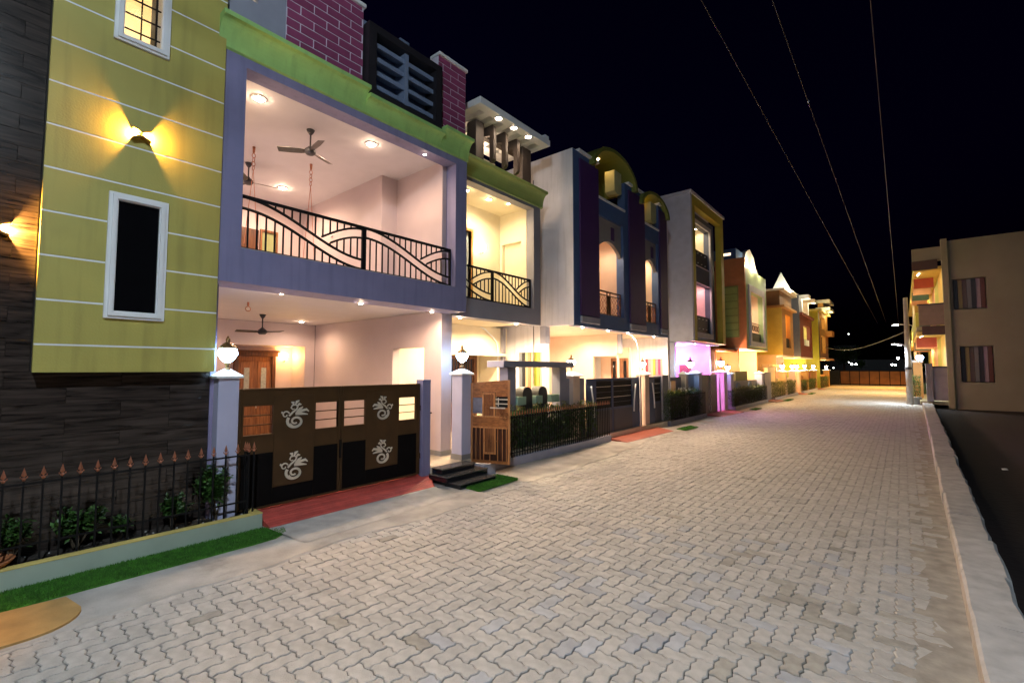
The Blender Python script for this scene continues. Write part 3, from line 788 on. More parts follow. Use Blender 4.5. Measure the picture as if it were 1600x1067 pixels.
# brown double gate
gt = thing("metal_gate", "brown double leaf metal gate with steel scroll ornaments above the red ramp", "gate", (-7.15, 4.15, 0.2))
def flourish(cx, cz, w, h, x, parent, flip):
    """scroll ornament of cut steel: big spiral, small upper spiral, side curl, petals"""
    def T(u, v): return (x, cx + flip*u*w, cz + v*h)
    def spiral(ou, ov, r0, r1, a0, turns, n=26, sq=1.0):
        return [T(ou + (r0+(r1-r0)*t)*math.cos(a0+turns*2*math.pi*t), ov + sq*(r0+(r1-r0)*t)*math.sin(a0+turns*2*math.pi*t)) for t in [i/n for i in range(n+1)]]
    mb = MB()
    def ribbon(pts, r):
        n = len(pts); vs = []; fs = []
        for i, p in enumerate(pts):
            a, b = pts[max(i-1,0)], pts[min(i+1,n-1)]
            dy, dz = b[1]-a[1], b[2]-a[2]; l = math.hypot(dy, dz) or 1
            rr = r(i/(n-1))
            ny, nz = -dz/l*rr, dy/l*rr
            vs += [(x,p[1]+ny,p[2]+nz),(x,p[1]-ny,p[2]-nz),(x+0.012,p[1]-ny*0.8,p[2]-nz*0.8),(x+0.012,p[1]+ny*0.8,p[2]+nz*0.8)]
        for i in range(n-1):
            o = i*4
            for c in range(4): fs.append((o+c, o+(c+1)%4, o+4+(c+1)%4, o+4+c))
        fs += [(3,2,1,0),(n*4-4,n*4-3,n*4-2,n*4-1)]
        mb.add(vs, fs)
    ribbon(spiral(0.03, -0.22, 0.30, 0.07, math.pi*0.80, 1.45, 34, 0.80), lambda t: 0.020*(1.15-t*0.55))
    ribbon(spiral(0.06, -0.22, 0.22, 0.16, math.pi*1.1, 0.55, 16, 0.85), lambda t: 0.006)
    ribbon([T(-0.20,-0.02), T(-0.08,0.10), T(0.06,0.20), T(0.10,0.30), T(0.02,0.36), T(-0.10,0.34), T(-0.14,0.26), T(-0.08,0.20), T(-0.02,0.22)], lambda t: 0.014*(1.1-t*0.6))
    ribbon(spiral(-0.32, 0.03, 0.13, 0.04, math.pi*0.1, 0.95, 16), lambda t: 0.010*(1.1-t*0.4))
    ribbon([T(-0.43,0.14), T(-0.45,0.11), T(-0.41,0.08)], lambda t: 0.014)
    for pts in ([(0.02,0.06),(0.20,0.13),(0.42,0.17),(0.50,0.10)], [(0.02,0.02),(0.22,0.04),(0.46,0.0)], [(0.06,0.10),(0.18,0.20),(0.28,0.27)],
                [(0.08,0.32),(0.16,0.38),(0.22,0.36)], [(0.02,0.38),(0.06,0.46),(0.14,0.50)], [(-0.06,0.37),(-0.06,0.44),(-0.14,0.46)]):
        ribbon([T(*p) for p in pts], lambda t: 0.005 + 0.017*math.sin(math.pi*min(1, t*0.85+0.1)))
    return mb.build("scroll_ornament", STEEL, parent)
GX = -7.15
DARKP = mat("matt_black_panel", (0.005,0.004,0.004), 0.9, 0.2, 4, 0.05, spec=0.1)
for (y0, y1, wins, orn, flip) in ((2.60,4.125,[(2.66,3.06),(3.71,4.095)],3.375,1), (4.150,5.78,[(4.20,4.60),(5.30,5.69)],4.95,-1)):
    leaf = MB().grid_wall('X', GX-0.02, GX+0.02, y0, y1, 0.215, 1.91, [(a,b,1.255,1.665) for a,b in wins]).build("gate_leaf", BROWNM, gt)
    # frame tubes and raised borders
    mb = MB().cbox(GX-0.035,GX+0.035,y0-0.006,y0+0.03,0.21,1.915,0.004).cbox(GX-0.035,GX+0.035,y1-0.03,y1+0.006,0.21,1.915,0.004).cbox(GX-0.034,GX+0.034,y0+.031,y1-.031,1.885,1.916,0.004).cbox(GX-0.034,GX+0.034,y0+.031,y1-.031,0.205,0.235,0.004)
    mb.build("leaf_frame", BROWNM, leaf)
    for a, b in wins:
        MB().grid_wall('X', GX+0.021, GX+0.032, a-0.022, b+0.022, 1.233, 1.687, [(a,b,1.255,1.665)]).build("opening_frame", BROWNM, leaf)
        for k in (1, 2): B("gate_bar", BROWNM, leaf, GX-0.012, GX+0.012, a, b, 1.255+0.41*k/3-0.008, 1.255+0.41*k/3+0.008)
        MB().grid_wall('X', GX+0.021, GX+0.028, a-0.015, b+0.015, 0.24, 0.985, []).build("dark_panel", DARKP, leaf)
    wa, wb = wins[0][1]+0.02, wins[1][0]-0.02
    B("ornament_plate", BROWNM, leaf, GX+0.021, GX+0.034, wa, wb, 0.475, 1.80, c=0.004)
    B("dark_panel", DARKP, leaf, GX+0.021, GX+0.027, wa, wb, 0.24, 0.47)
    for cz in (1.50, 0.735): flourish(orn, cz, 0.43, 0.43, GX+0.040, leaf, flip)
for zz in (0.55, 1.45):
    MB().lathe([(0.016,-0.05),(0.016,0.05)], (GX+0.02, 2.588, zz), 8).build("hinge", BLACKM, gt)
    MB().lathe([(0.016,-0.05),(0.016,0.05)], (GX+0.02, 5.792, zz), 8).build("hinge", BLACKM, gt)
B("shoot_bolt", BLACKM, gt, GX+0.035, GX+0.06, 4.12, 4.15, 0.75, 1.05)

# steps of black granite
GRAN = mat("black_granite", (0.010,0.011,0.016), 0.12, 0.15, 12, 0.0)
TREAD = mat("grey_granite", (0.075,0.072,0.07), 0.22, 0.12, 12, 0.0)
st = thing("front_steps", "black granite entrance steps beside the red ramp", "steps", (-6.6, 6.3, 0))
for (x0, x1, ya, yb, zt_) in ((-6.98,-6.70,5.98,6.86,0.318),(-6.98,-6.48,5.90,7.0,0.212),(-6.98,-6.22,6.0,6.95,0.106)):
    s_ = MB().cbox(x0,x1,ya,yb,0.0 if zt_ < .11 else zt_-0.104,zt_-0.020,0.004).build("step", GRAN, st)
    MB().cbox(x0,x1+0.014,ya-0.008,yb+0.008,zt_-0.0195,zt_,0.004).build("tread", TREAD, s_)

# planter in front of the dark tiled wall, soil, spiked fence
PLG = mat("pale_green_paint", (0.40,0.48,0.39), 0.6, 0.08)
pl = thing("planter", "pale green low planter wall with a yellow edge under the spiked fence", "planter", (-6.9, 1.0, 0))
MB().box(-6.90,-6.80,-1.8,2.82,0,0.225).box(-7.28,-6.905,2.70,2.82,0,0.225).build("planter_wall", PLG, pl)
MB().cbox(-6.905,-6.795,-1.8,2.825,0.2255,0.24,0.004).cbox(-7.28,-6.906,2.695,2.825,0.2255,0.24,0.004).build("planter_edge", mat("yellow_edge_paint", (0.66,0.52,0.16), 0.6), pl)
DIRT = mat("planter_dirt", (0.028,0.022,0.017), 0.95, 0.4, 9, 0.8, 25)
vs = []; fs = []
for i in range(47):
    for j in range(5):
        vs.append((-7.30+0.098*j, -1.8+0.0975*i, 0.20+random.uniform(-.02,.015)))
for i in range(46):
    for j in range(4): fs.append((i*5+j, i*5+j+1, i*5+6+j, i*5+5+j))
MB().add(vs, fs).build("soil", DIRT, pl)
for k in range(26):
    B("pebble", CONC, pl, *(lambda x,y,r_: (x-r_,x+r_,y-r_,y+r_,0.20,0.20+r_*1.3))(random.uniform(-7.25,-6.95), random.uniform(0.3,2.7), random.uniform(.006,.013)), c=0.004)
fe = thing("spiked_fence", "black spiked fence with copper spear tips on the pale green planter", "fence", (-6.95, 1.0, 0.2), "spiked fences along the planters")
def post_mb(x, y, z0, zt_):
    return MB().box(x-0.0085,x+0.0085,y-0.0085,y+0.0085,z0,zt_)
def spear_mb(x, y, zt_):
    mb = MB()
    mb.lathe([(0.010,0.0),(0.017,0.012),(0.017,0.02),(0.009,0.03)], (x,y,zt_), 6)
    vs = [(x,y,zt_+0.03),(x,y-0.021,zt_+0.055),(x,y+0.021,zt_+0.055),(x-0.009,y,zt_+0.055),(x+0.009,y,zt_+0.055),(x,y,zt_+0.135)]
    mb.add(vs, [(0,1,4),(0,4,2),(0,2,3),(0,3,1),(5,4,1),(5,2,4),(5,3,2),(5,1,3)])
    for s in (-1,1): mb.tube([(x,y+s*0.006,zt_+0.02),(x,y+s*0.026,zt_+0.03),(x,y+s*0.026,zt_+0.044)], 0.005, 4)
    return mb
fp = post_mb(-6.95, 0, 0.19, 1.055).build("fence_post", BLACKM, fe); sp = spear_mb(-6.95, 0, 1.055).build("spear_tip", COPPER, fp)
pos = [(-6.95, 2.68-0.1435*k) for k in range(0, 31)] + [(-7.02,2.685),(-7.09,2.685),(-7.16,2.685),(-6.95,2.745)]
for k, (x, y) in enumerate(pos):
    if k == 0: o = fp
    else:
        o = fp.copy(); COL.objects.link(o); o.parent = fe
        s2 = sp.copy(); COL.objects.link(s2); s2.parent = o
    o.location = (x+6.95, y, 0)
for o in [c for c in fe.children]:
    o.location = (o.location.x, o.location.y, o.location.z)
for zz in (0.40, 1.02): MB().box(-6.955,-6.945,-1.65,2.68,zz-0.011,zz+0.011).build("rail", BLACKM, fe)

# ---- plants
LEAFM = [mat("leaf_green", (0.036,0.095,0.016), 0.45, 0.3, 6, 0.0, island=0.45), mat("leaf_olive", (0.13,0.15,0.03), 0.5, 0.3, 6, 0.0, island=0.45)]
STEMM = mat("plant_stem", (0.07,0.05,0.03), 0.8)
def leaf_quads(mb, p, L_, w, rnd, up=0.2):
    d = Vector((rnd.uniform(-1,1), rnd.uniform(-1,1), rnd.uniform(-0.5,0.9)+up)).normalized()
    s = d.cross(Vector((rnd.uniform(-.3,.3),rnd.uniform(-.3,.3),1))).normalized()*w
    nrm = d.cross(s).normalized()*w*0.35
    p = Vector(p); m_ = p+d*L_*0.5-nrm; e = p+d*L_
    mb.add([p, m_+s, e, m_-s, m_-nrm*0.5], [(0,1,4),(1,2,4),(2,3,4),(3,0,4)])
def bush(name, x, y, z, rx, ry, h, n, label, cat="bush", leaf=(0.07,0.022), seed=0, grp=None, m=0, stems=6):
    rnd = random.Random(seed); f = thing(name, label, cat, (x,y,z), grp)
    mb = MB(); sm = MB(); tips = []
    for k in range(stems):
        a = rnd.uniform(0,6.28); r_ = rnd.uniform(0.2,0.9)
        e = (x+rx*r_*math.cos(a), y+ry*r_*math.sin(a), z+h*rnd.uniform(0.6,1.0))
        mid = ((x*0.6+e[0]*0.4)+rnd.uniform(-.03,.03), (y*0.6+e[1]*0.4)+rnd.uniform(-.03,.03), z+h*0.4)
        sm.tube([(x+rnd.uniform(-.02,.02),y+rnd.uniform(-.02,.02),z-0.02), mid, e], [0.010,0.008,0.004], 5); tips += [(mid,e)]
    for k in range(n):
        a, b = rnd.choice(tips); t = rnd.random()**0.7
        p = [a[i]+(b[i]-a[i])*t + rnd.gauss(0, 0.30)*(rx,ry,h*0.4)[i]*0.55 for i in range(3)]
        p[2] = max(p[2], z+0.03)
        leaf_quads(mb, p, leaf[0]*rnd.uniform(.6,1.25), leaf[1]*rnd.uniform(.7,1.2), rnd)
    mb.build("foliage", LEAFM[m], f); sm.build("stem", STEMM, f)
    return f
bush("bush", -7.14, 0.50, 0.2, 0.12, 0.17, 0.46, 420, "small green bush behind the spiked fence next to the terracotta bowl", seed=3)
bush("bush", -7.12, 0.98, 0.2, 0.14, 0.20, 0.42, 520, "low spreading green bush behind the spiked fence, second from the left", seed=4)
bush("bush", -7.13, 1.36, 0.2, 0.10, 0.14, 0.24, 200, "tiny dark plant behind the spiked fence between the two low bushes", seed=14)
bush("bush", -7.12, 1.87, 0.2, 0.12, 0.17, 0.38, 380, "green bush behind the middle of the spiked fence", seed=5)
bush("bush", -7.06, 2.34, 0.2, 0.14, 0.22, 0.68, 1700, "tallest green bush behind the fence at the lavender gate pillar", seed=6)
tb = MB().lathe([(0.10,0.0),(0.17,0.02),(0.23,0.07),(0.25,0.10),(0.235,0.105),(0.20,0.06),(0.10,0.03)], (-7.02, 0.26, 0.20), 26).build("terracotta_bowl", mat("terracotta", (0.36,0.13,0.05), 0.7, 0.12, 8), None, True)
tag(tb, "shallow terracotta bowl in the planter at the left edge", "bowl")

# ---- open wooden wicket gate
wg = thing("wooden_gate", "open carved wooden wicket gate standing out over the steps", "gate", (-7.02, 7.02, 0.24))
hx, hy = -7.0, 7.05
fx, fy = -6.17, 7.33
d = Vector((fx-hx, fy-hy, 0)); Lg = d.length; d.normalize(); nrm = Vector((d.y, -d.x, 0))   # normal towards the camera
def GP(u, t, z): return (hx + d.x*u*Lg + nrm.x*t, hy + d.y*u*Lg + nrm.y*t, z)
def gbox(u0, u1, t0, t1, z0, z1, name, m, parent, slope=0.0):
    vs = [GP(u,t,z+slope*u) for z in (z0,z1) for (u,t) in ((u0,t0),(u1,t0),(u1,t1),(u0,t1))]
    return MB().add(vs, [(0,3,2,1),(4,5,6,7),(0,1,5,4),(1,2,6,5),(2,3,7,6),(3,0,4,7)]).build(name, m, parent)
OAK = wood("light_teak", (0.34,0.14,0.05), (0.56,0.27,0.10), 'Z', 7, 0.4)
OAKH = wood("light_teak_h", (0.20,0.075,0.024), (0.40,0.16,0.05), 'X', 7, 0.4)
MAHO = wood("mahogany", (0.030,0.009,0.005), (0.07,0.020,0.009), 'Z', 7, 0.35)
zb, zt0, zt1 = 0.26, 1.90, 1.97
def gtop(u0, u1, t0, t1, z0, name, m):
    vs = [GP(u,t,z0) for (u,t) in ((u0,t0),(u1,t0),(u1,t1),(u0,t1))] + [GP(u,t,zt0+(zt1-zt0)*u) for (u,t) in ((u0,t0),(u1,t0),(u1,t1),(u0,t1))]
    return MB().add(vs, [(0,3,2,1),(4,5,6,7),(0,1,5,4),(1,2,6,5),(2,3,7,6),(3,0,4,7)]).build(name, m, wg)
gbox(0.0,0.05,-0.02,0.02,zb,zt0,"stile",OAK,wg); gtop(0.955,1.0,-0.02,0.02,zb,"stile",OAK)
gbox(0.051,0.954,-0.019,0.019,zb,zb+0.06,"rail",OAKH,wg)
gtop(0.051,0.954,-0.019,0.019,1.72,"top_panel",OAKH)
gbox(0.051,0.954,-0.019,0.019,0.99,1.22,"middle_panel",OAKH,wg)
gbox(0.051,0.954,0.02,0.034,1.195,1.225,"moulding",OAK,wg); gbox(0.051,0.954,0.02,0.034,0.975,1.005,"moulding",OAK,wg)
gbox(0.051,0.954,-0.012,0.008,zb+0.061,0.988,"lower_board",MAHO,wg)
for u in (0.14,0.25,0.34,0.70,0.82,0.92): gbox(u-0.008,u+0.008,0.0081,0.022,zb+0.062,0.974,"batten",OAK,wg)
gbox(0.49,0.51,0.0081,0.02,zb+0.062,0.47,"batten",OAK,wg)
gbox(0.36,0.64,0.0081,0.026,0.47,0.972,"carved_panel",TEAK,wg)
for (a,b,c,e) in ((0.34,0.375,0.45,0.974),(0.625,0.66,0.45,0.974)): gbox(a,b,0.027,0.038,c,e,"panel_frame",OAK,wg)
gbox(0.376,0.624,0.027,0.038,0.45,0.49,"panel_frame",OAK,wg)
gbox(0.051,0.30,-0.005,0.006,1.27,1.60,"blue_grey_board",mat("blue_grey_board", (0.16,0.17,0.24), 0.5, 0.3, 6),wg)
gbox(0.051,0.30,-0.018,0.018,1.60,1.719,"rail",OAKH,wg)
gbox(0.31,0.64,-0.018,0.018,1.226,1.719,"upper_panel",TEAK,wg)
for (a,b,c,e) in ((0.31,0.345,1.226,1.70),(0.60,0.64,1.226,1.70)): gbox(a,b,0.019,0.032,c,e,"panel_frame",OAK,wg)
gbox(0.346,0.599,0.019,0.032,1.665,1.70,"panel_frame",OAK,wg)
for z0,z1 in ((1.226,1.40),(1.63,1.719)): gbox(0.65,0.954,-0.018,0.018,z0,z1,"rail",OAKH,wg)
gbox(0.65,0.954,-0.018,-0.008,1.401,1.629,"dark_opening",BLACKM,wg)
for zz in (1.47,1.56): gbox(0.64,0.954,0.0,0.014,zz,zz+0.02,"grille_bar",STEEL,wg)
gbox(0.70,0.72,-0.002,0.012,1.43,1.60,"grille_bar",STEEL,wg)
gbox(0.52,0.90,0.033,0.05,1.385,1.41,"door_bolt",STEEL,wg)
mb = MB(); rnd = random.Random(9)
for cc, zc, n_ in ((0.50,0.73,34),(0.50,1.46,26),(0.82,1.29,30)):
    for k in range(n_):
        u = cc+rnd.gauss(0,0.05); z = zc+rnd.gauss(0,0.10 if cc < .6 else 0.05); p = Vector(GP(u,0.033 if zc > 1 else 0.03,z))
        a = rnd.uniform(0,6.28); l = 0.03
        q = [p+Vector((d.x*math.cos(a+k2)*l*s_, d.y*math.cos(a+k2)*l*s_, math.sin(a+k2)*l*s_)) for k2, s_ in ((0,1),(1.57,.35),(3.14,1),(4.71,.35))]
        q2 = [v+nrm*0.008 for v in q]
        mb.add(q+q2, [(4,5,6,7),(0,1,5,4),(1,2,6,5),(2,3,7,6),(3,0,4,7)])
mb.build("carving", TEAK, wg, kind="stuff")
# ================================================================ house 2: narrow balcony house with pergola
h2 = thing("house", "second house, narrow grey balcony with lit white pergola slab on its roof", "house", (-7.7, 8.8, 0.0), "row houses along the street")
G2 = mat("grey_lavender_paint", (0.21,0.205,0.24), 0.6, 0.07, 2)
MB().grid_wall('X', -7.95, -7.70, 7.10, 10.48, 3.84, 6.98, [(7.32,10.17,3.8,6.64)]).build("facade_frame", G2, h2)
B("balcony_beam", G2, h2, -8.05, -7.70, 7.10, 10.48, 3.40, 3.839)
B("porch_ceiling", CREAMW, h2, -9.62, -8.055, 7.10, 10.48, 3.46, 3.83)
B("balcony_ceiling", CREAMW, h2, -9.3, -7.955, 7.10, 10.48, 6.68, 6.97)
B("left_wall", CREAMW, h2, -9.3, -7.955, 7.10, 7.20, 3.84, 6.68)
MB().grid_wall('X', -9.1, -8.95, 7.21, 10.16, 3.84, 6.68, [(8.42,8.98,3.8,5.95)]).build("balcony_back_wall", CREAMW, h2)
MB().box(-9.1,-8.93,8.36,8.42,3.84,6.01).box(-9.1,-8.93,8.98,9.04,3.84,6.01).box(-9.1,-8.931,8.421,8.979,5.95,6.01).build("door_frame", wood("golden_wood", (0.35,0.17,0.04), (0.55,0.28,0.08)), h2)
B("balcony_door", mat("pale_door_film", (0.45,0.50,0.52), 0.3), h2, -9.1, -9.05, 8.421, 8.979, 3.84, 5.95)
MB().grid_wall('Y', 10.17, 10.47, -8.95, -7.96, 3.84, 6.68, [(-8.86,-8.15,3.8,5.80)]).box(-8.86,-8.15,10.30,10.46,3.84,5.80).build("balcony_side_wall", CREAMW, h2)
cove(7.06, 10.55, -7.70, 6.72, 7.16, 0.20, m=mat("olive_green_paint", (0.27,0.36,0.10), 0.55, 0.08), parent=h2)
wave_railing(h2, -7.82, [(7.33,8.60,0.38),(8.60,10.16,0.0)], 3.86, 4.66, (9,12))
# lower porch
MB().grid_wall('X', -9.85, -9.62, 7.10, 11.28, 0.3, 3.46, [(8.85,10.93,0.2,2.66)]).build("porch_back_wall", CREAMW, h2)
MB().box(-10.6,-10.5,8.5,11.1,0.32,2.8).box(-10.5,-9.85,10.95,11.1,0.32,2.8).box(-10.5,-9.85,8.55,8.72,0.32,2.8).box(-10.5,-9.85,8.5,11.1,2.66,2.8).build("door_recess", CREAMW, h2)
MB().cbox(-9.62,-9.40,8.55,11.05,2.58,2.655,0.008).build("lintel_shade", CREAMW, h2)
gd = MB().grid_wall('X', -10.495, -10.42, 9.50, 10.75, 0.32, 2.62, [(9.63,10.09,1.2,2.5),(10.15,10.62,1.2,2.5)]).build("grille_door", DTEAK, h2)
B("door_glass", mat("blue_dark_glass", (0.02,0.03,0.06), 0.1), gd, -10.49, -10.47, 9.63, 10.62, 1.2, 2.5)
for k in range(9):
    B("grille_bar", DTEAK, gd, -10.46, -10.44, 9.65+0.115*k, 9.665+0.115*k, 1.2, 2.5)
B("porch_side_wall", G2, h2, -9.615, -9.50, 10.96, 11.08, 0.3, 3.46)
# white pipe bent round the porch corner
MB().tube([(-9.56,10.0,3.43),(-9.56,10.2,3.38),(-9.56,10.55,3.16),(-9.56,10.72,3.02),(-9.56,10.78,2.85),(-9.56,10.78,0.34)], 0.022, 8).build("drain_pipe", WHITET, h2, True)
# roof terrace: dark posts, hanging brackets, slab with ribs
DB = mat("dark_brown_paint", (0.045,0.032,0.026), 0.6, 0.1)
for a, b in ((7.95,8.24),(9.78,10.16)):
    MB().cbox(-8.10,-7.78,a,b,7.16,8.30,0.01).build("terrace_post", DB, h2)
MB().box(-8.10,-7.95,8.245,9.775,8.08,8.30).build("terrace_lintel", DB, h2)
for yy in (8.42,8.88,9.36):
    MB().prism([(-8.02,8.30),(-7.66,8.30),(-7.62,8.24),(-7.62,7.42),(-7.68,7.36),(-7.76,7.36),(-7.76,8.05),(-8.02,8.10)], 'Y', yy, yy+0.10).build("bracket", DB, h2)
mb = MB().cbox(-7.46,-7.22,7.52,10.30,8.30,8.47,0.01).box(-8.95,-8.60,7.52,10.30,8.305,8.465).box(-8.60,-7.46,7.52,7.70,8.305,8.465).box(-8.60,-7.46,10.12,10.30,8.305,8.465)
for k in range(6):
    yy = 7.92+0.36*k; mb.box(-8.60,-7.46,yy,yy+0.17,8.32,8.455)
mb.box(-8.60,-7.46,7.70,10.12,8.44,8.468)
mb.build("pergola_slab", WHITET, h2)
MB().box(-7.5,-7.25,10.1,10.28,8.47,8.58).build("slab_upstand", WHITET, h2)
MB().grid_wall('X', -10.0, -9.8, 7.2, 10.9, 6.98, 8.75, []).build("terrace_back_wall", CREAMW, h2)
MB().box(-9.79,-9.6,7.3,10.8,7.95,8.15).build("terrace_ledge", WHITET, h2)
MB().box(-9.8,-7.72,7.1,10.48,6.985,7.02).build("terrace_floor", CONC, h2)
for yy in (8.29,8.87,9.47): downlight(h2, -7.34, yy, 8.30, 16, WARM, 0.075)
lamp(-8.7, 9.0, 7.9, 30, WARM, 0.08)
for (x,y,p,r_) in ((-8.26,8.10,110,.065),(-8.24,8.92,130,.065),(-8.06,9.5,26,.04)):
    downlight(h2, x, y, 6.68, p, CREAM, r_)
sconce(-8.948, 9.35, 5.55, "globe sconce glowing white beside the door on the second house's balcony", 16, color=CREAM)
downlight(h2, -7.88, 7.55, 3.40, 240, WARM, 0.035); downlight(h2, -7.88, 9.62, 3.40, 260, WARM, 0.035)
spot(-8.7, 8.4, 3.4, 260, CREAM); spot(-8.7, 9.9, 3.4, 300, CREAM); lamp(-10.1, 9.2, 2.4, 12, CREAM, 0.05)

# ================================================================ house 3: white flanked twin house in navy and purple
h3 = thing("house", "third house, twin navy and purple facade with olive vaulted tops and a white flank", "house", (-7.1, 14.8, 0.0), "row houses along the street")
NAVY = mat("navy_paint", (0.060,0.120,0.27), 0.5, 0.08)
PURP = mat("aubergine_paint", (0.055,0.020,0.115), 0.5, 0.08)
OLIVE = mat("olive_paint", (0.15,0.18,0.035), 0.55, 0.08)
PEACH = mat("peach_wall_paint", (0.78,0.58,0.44), 0.6, 0.05)
MB().box(-13,-7.137,11.30,11.45,3.46,8.62).build("flank_wall", WHITEW, h3)
MB().grid_wall('Y', 11.30, 11.48, -13, -8.12, 0.0, 3.459, [(-9.18,-8.22,0.85,2.73)]).build("flank_lower_wall", WHITEW, h3)
def strip_window(parent, axis, a, u0, u1, z0, z1, cols, depth=0.06):
    n = len(cols); w = (u1-u0)/n
    fr = MB().grid_wall(axis, a-0.02, a+depth, u0-0.03, u1+0.03, z0-0.03, z1+0.03, [(u0,u1,z0,z1)]).build("window_frame", WHITET, parent)
    for k, c in enumerate(cols):
        q = mat("strip_%02d_paint" % (hash_col(c)), c, 0.4, 0.05)
        dd = depth*(0.2+0.5*((k*7) % 3)/2)
        (MB().box(a+dd, a+dd+0.03, u0+w*k+0.004, u0+w*(k+1)-0.004, z0, z1) if axis == 'X' else MB().box(u0+w*k+0.004, u0+w*(k+1)-0.004, a+dd, a+dd+0.03, z0, z1)).build("strip", q, fr)
_hc = {}
def hash_col(c): return _hc.setdefault(c, len(_hc))
strip_window(h3, 'Y', 11.30, -9.15, -8.25, 0.88, 2.70, [(0.17,0.19,0.22),(0.02,0.02,0.025),(0.55,0.40,0.22),(0.55,0.20,0.11),(0.50,0.40,0.24),(0.20,0.24,0.02),(0.58,0.36,0.08),(0.55,0.40,0.22)])
MB().tube([(-8.55,11.27,8.0),(-8.55,11.27,0.3)], 0.012, 6).build("cable_conduit", DGREY, h3)
# facade wall with openings
OPS = [(12.77,14.46),(16.20,17.40)]
MB().grid_wall('X', -7.40, -7.135, 11.455, 18.29, 3.44, 7.55, [(a,b,3.90,7.03) for a,b in OPS]).build("facade_wall", NAVY, h3)
MB().box(-7.136,-7.122,11.30,11.61,3.44,8.60).build("edge_strip", NAVY, h3)
for a, b in ((11.455,12.60),(14.60,16.10),(17.50,18.29)):
    MB().box(-7.40,-7.135,a,b,7.551,8.60).build("facade_pier", NAVY, h3)
for a, b in ((11.62,12.72),(14.84,16.12),(17.5,18.22)):
    MB().cbox(-7.134,-7.08,a,b,3.76,8.42,0.008).build("purple_panel", PURP, h3)
    MB().cbox(-7.134,-7.06,a+0.02,b-0.02,3.54,3.73,0.008).build("ledge", GREYP, h3)
    MB().box(-7.42,-7.06,a-0.06,b+0.02,8.60,8.68).build("coping", WHITET, h3)
for (a, b) in OPS:
    # grey arched screen in the opening head
    n = 14; arc = [(a + (b-a)*k/n, 5.92 + 0.42*math.sin(math.pi*k/n)**0.8) for k in range(n+1)]
    poly = arc + [(b,7.03),(a,7.03)]
    MB().prism(poly, 'X', -7.33, -7.22).build("arch_screen", mat("screen_grey_paint", (0.26,0.25,0.25), 0.6), h3)
    MB().box(-7.22,-7.20,(a+b)/2+0.12,(a+b)/2+0.34,6.42,6.85).build("screen_slot", PURP, h3)
    MB().box(-9.5,-7.41,a-0.2,b+0.6,6.6,6.8).build("balcony_ceiling", PEACH, h3)
    MB().box(-9.2,-9.05,a-0.2,b+0.6,3.6,6.6).box(-9.05,-7.41,b+0.05,b+0.2,3.6,6.6).box(-9.05,-7.41,a-0.2,a-0.05,3.6,6.6).build("balcony_wall", PEACH, h3)
    rl = MB().box(-7.29,-7.25,a,b,4.66,4.70).box(-7.285,-7.255,a,b,4.55,4.57).box(-7.285,-7.255,a,b,3.94,3.96)
    c_ = (a+b)/2
    for yy in (a+0.01,c_-0.1,c_+0.1,b-0.03): rl.box(-7.29,-7.25,yy,yy+0.02,3.9,4.66)
    ro = rl.build("balcony_railing", DTEAK, h3)
    for (p, q) in ((a+0.03,c_-0.1),(c_+0.12,b-0.03)):
        m2 = MB(); w = q-p
        for s in range(4):
            t = s/4
            m2.tube([(-7.27,p+w*t,3.96),(-7.27,p+w*min(1,t+.45),4.25),(-7.27,p+w*t,4.55)], 0.009, 4)
            m2.tube([(-7.27,p+w*(1-t),3.96),(-7.27,p+w*max(0,.55-t),4.25),(-7.27,p+w*(1-t),4.55)], 0.009, 4)
        m2.build("lattice_panel", COPPER, ro)
    B("railing_panel", DTEAK, ro, -7.28, -7.26, c_-0.079, c_+0.099, 3.97, 4.54)
    # blue balustrade, dark terrace opening and olive vault above
    MB().box(-7.41,-7.10,a-0.16,b+0.13,7.551,7.62).build("coping", WHITET, h3)
    MB().box(-9.5,-9.3,a-0.4,b+0.4,7.0,8.6).build("terrace_back", DGREY, h3)
    ya, yb = a-0.55, b+0.85; n = 18; yc = (ya+yb)/2; rr = (yb-ya)/2; hh = 0.80 if a < 15 else 0.62
    z0 = 8.42 if a < 15 else 8.15
    outer = [(yc-rr*math.cos(math.pi*k/n), z0+hh*1.15*math.sin(math.pi*k/n)) for k in range(n+1)]
    inner = [(yc-(rr-.14)*math.cos(math.pi*k/n), z0+(hh*1.15-.12)*math.sin(math.pi*k/n)) for k in range(n+1)]
    vs = []; fs = []
    for (oy,oz),(iy,iz) in zip(outer,inner):
        vs += [(-6.95,oy,oz),(-6.95,iy,iz),(-9.3,iy,iz),(-9.3,oy,oz)]
    for k in range(n):
        for c in range(4): fs.append((k*4+c,k*4+(c+1)%4,k*4+4+(c+1)%4,k*4+4+c))
    fs += [(0,1,2,3),(n*4+3,n*4+2,n*4+1,n*4)]
    MB().add(vs, fs).build("vault", OLIVE, h3)
    tym = [(y_,z_) for y_,z_ in inner if True]
    MB().prism(tym, 'X', -8.25, -8.20).build("vault_infill", OLIVE, h3)
    MB().prism([(b-0.55,z0+0.42),(b-0.05,z0+0.42),(b-0.05,z0-0.28),(b-0.20,z0-0.36),(b-0.42,z0-0.36),(b-0.55,z0-0.28)], 'X', -7.50, -7.15).build("pendant", mat("pale_lime_paint", (0.42,0.44,0.24), 0.6), h3)
downlight(h3, -7.62, 13.55, 9.22, 24, AMBER, 0.10, GLOW_A, 0.12)
lamp(-7.7, 16.8, 8.5, 8, AMBER, 0.06)
downlight(h3, -7.75, 13.55, 6.6, 110, WARM, 0.07); downlight(h3, -7.95, 16.9, 6.6, 120, CREAM, 0.06)
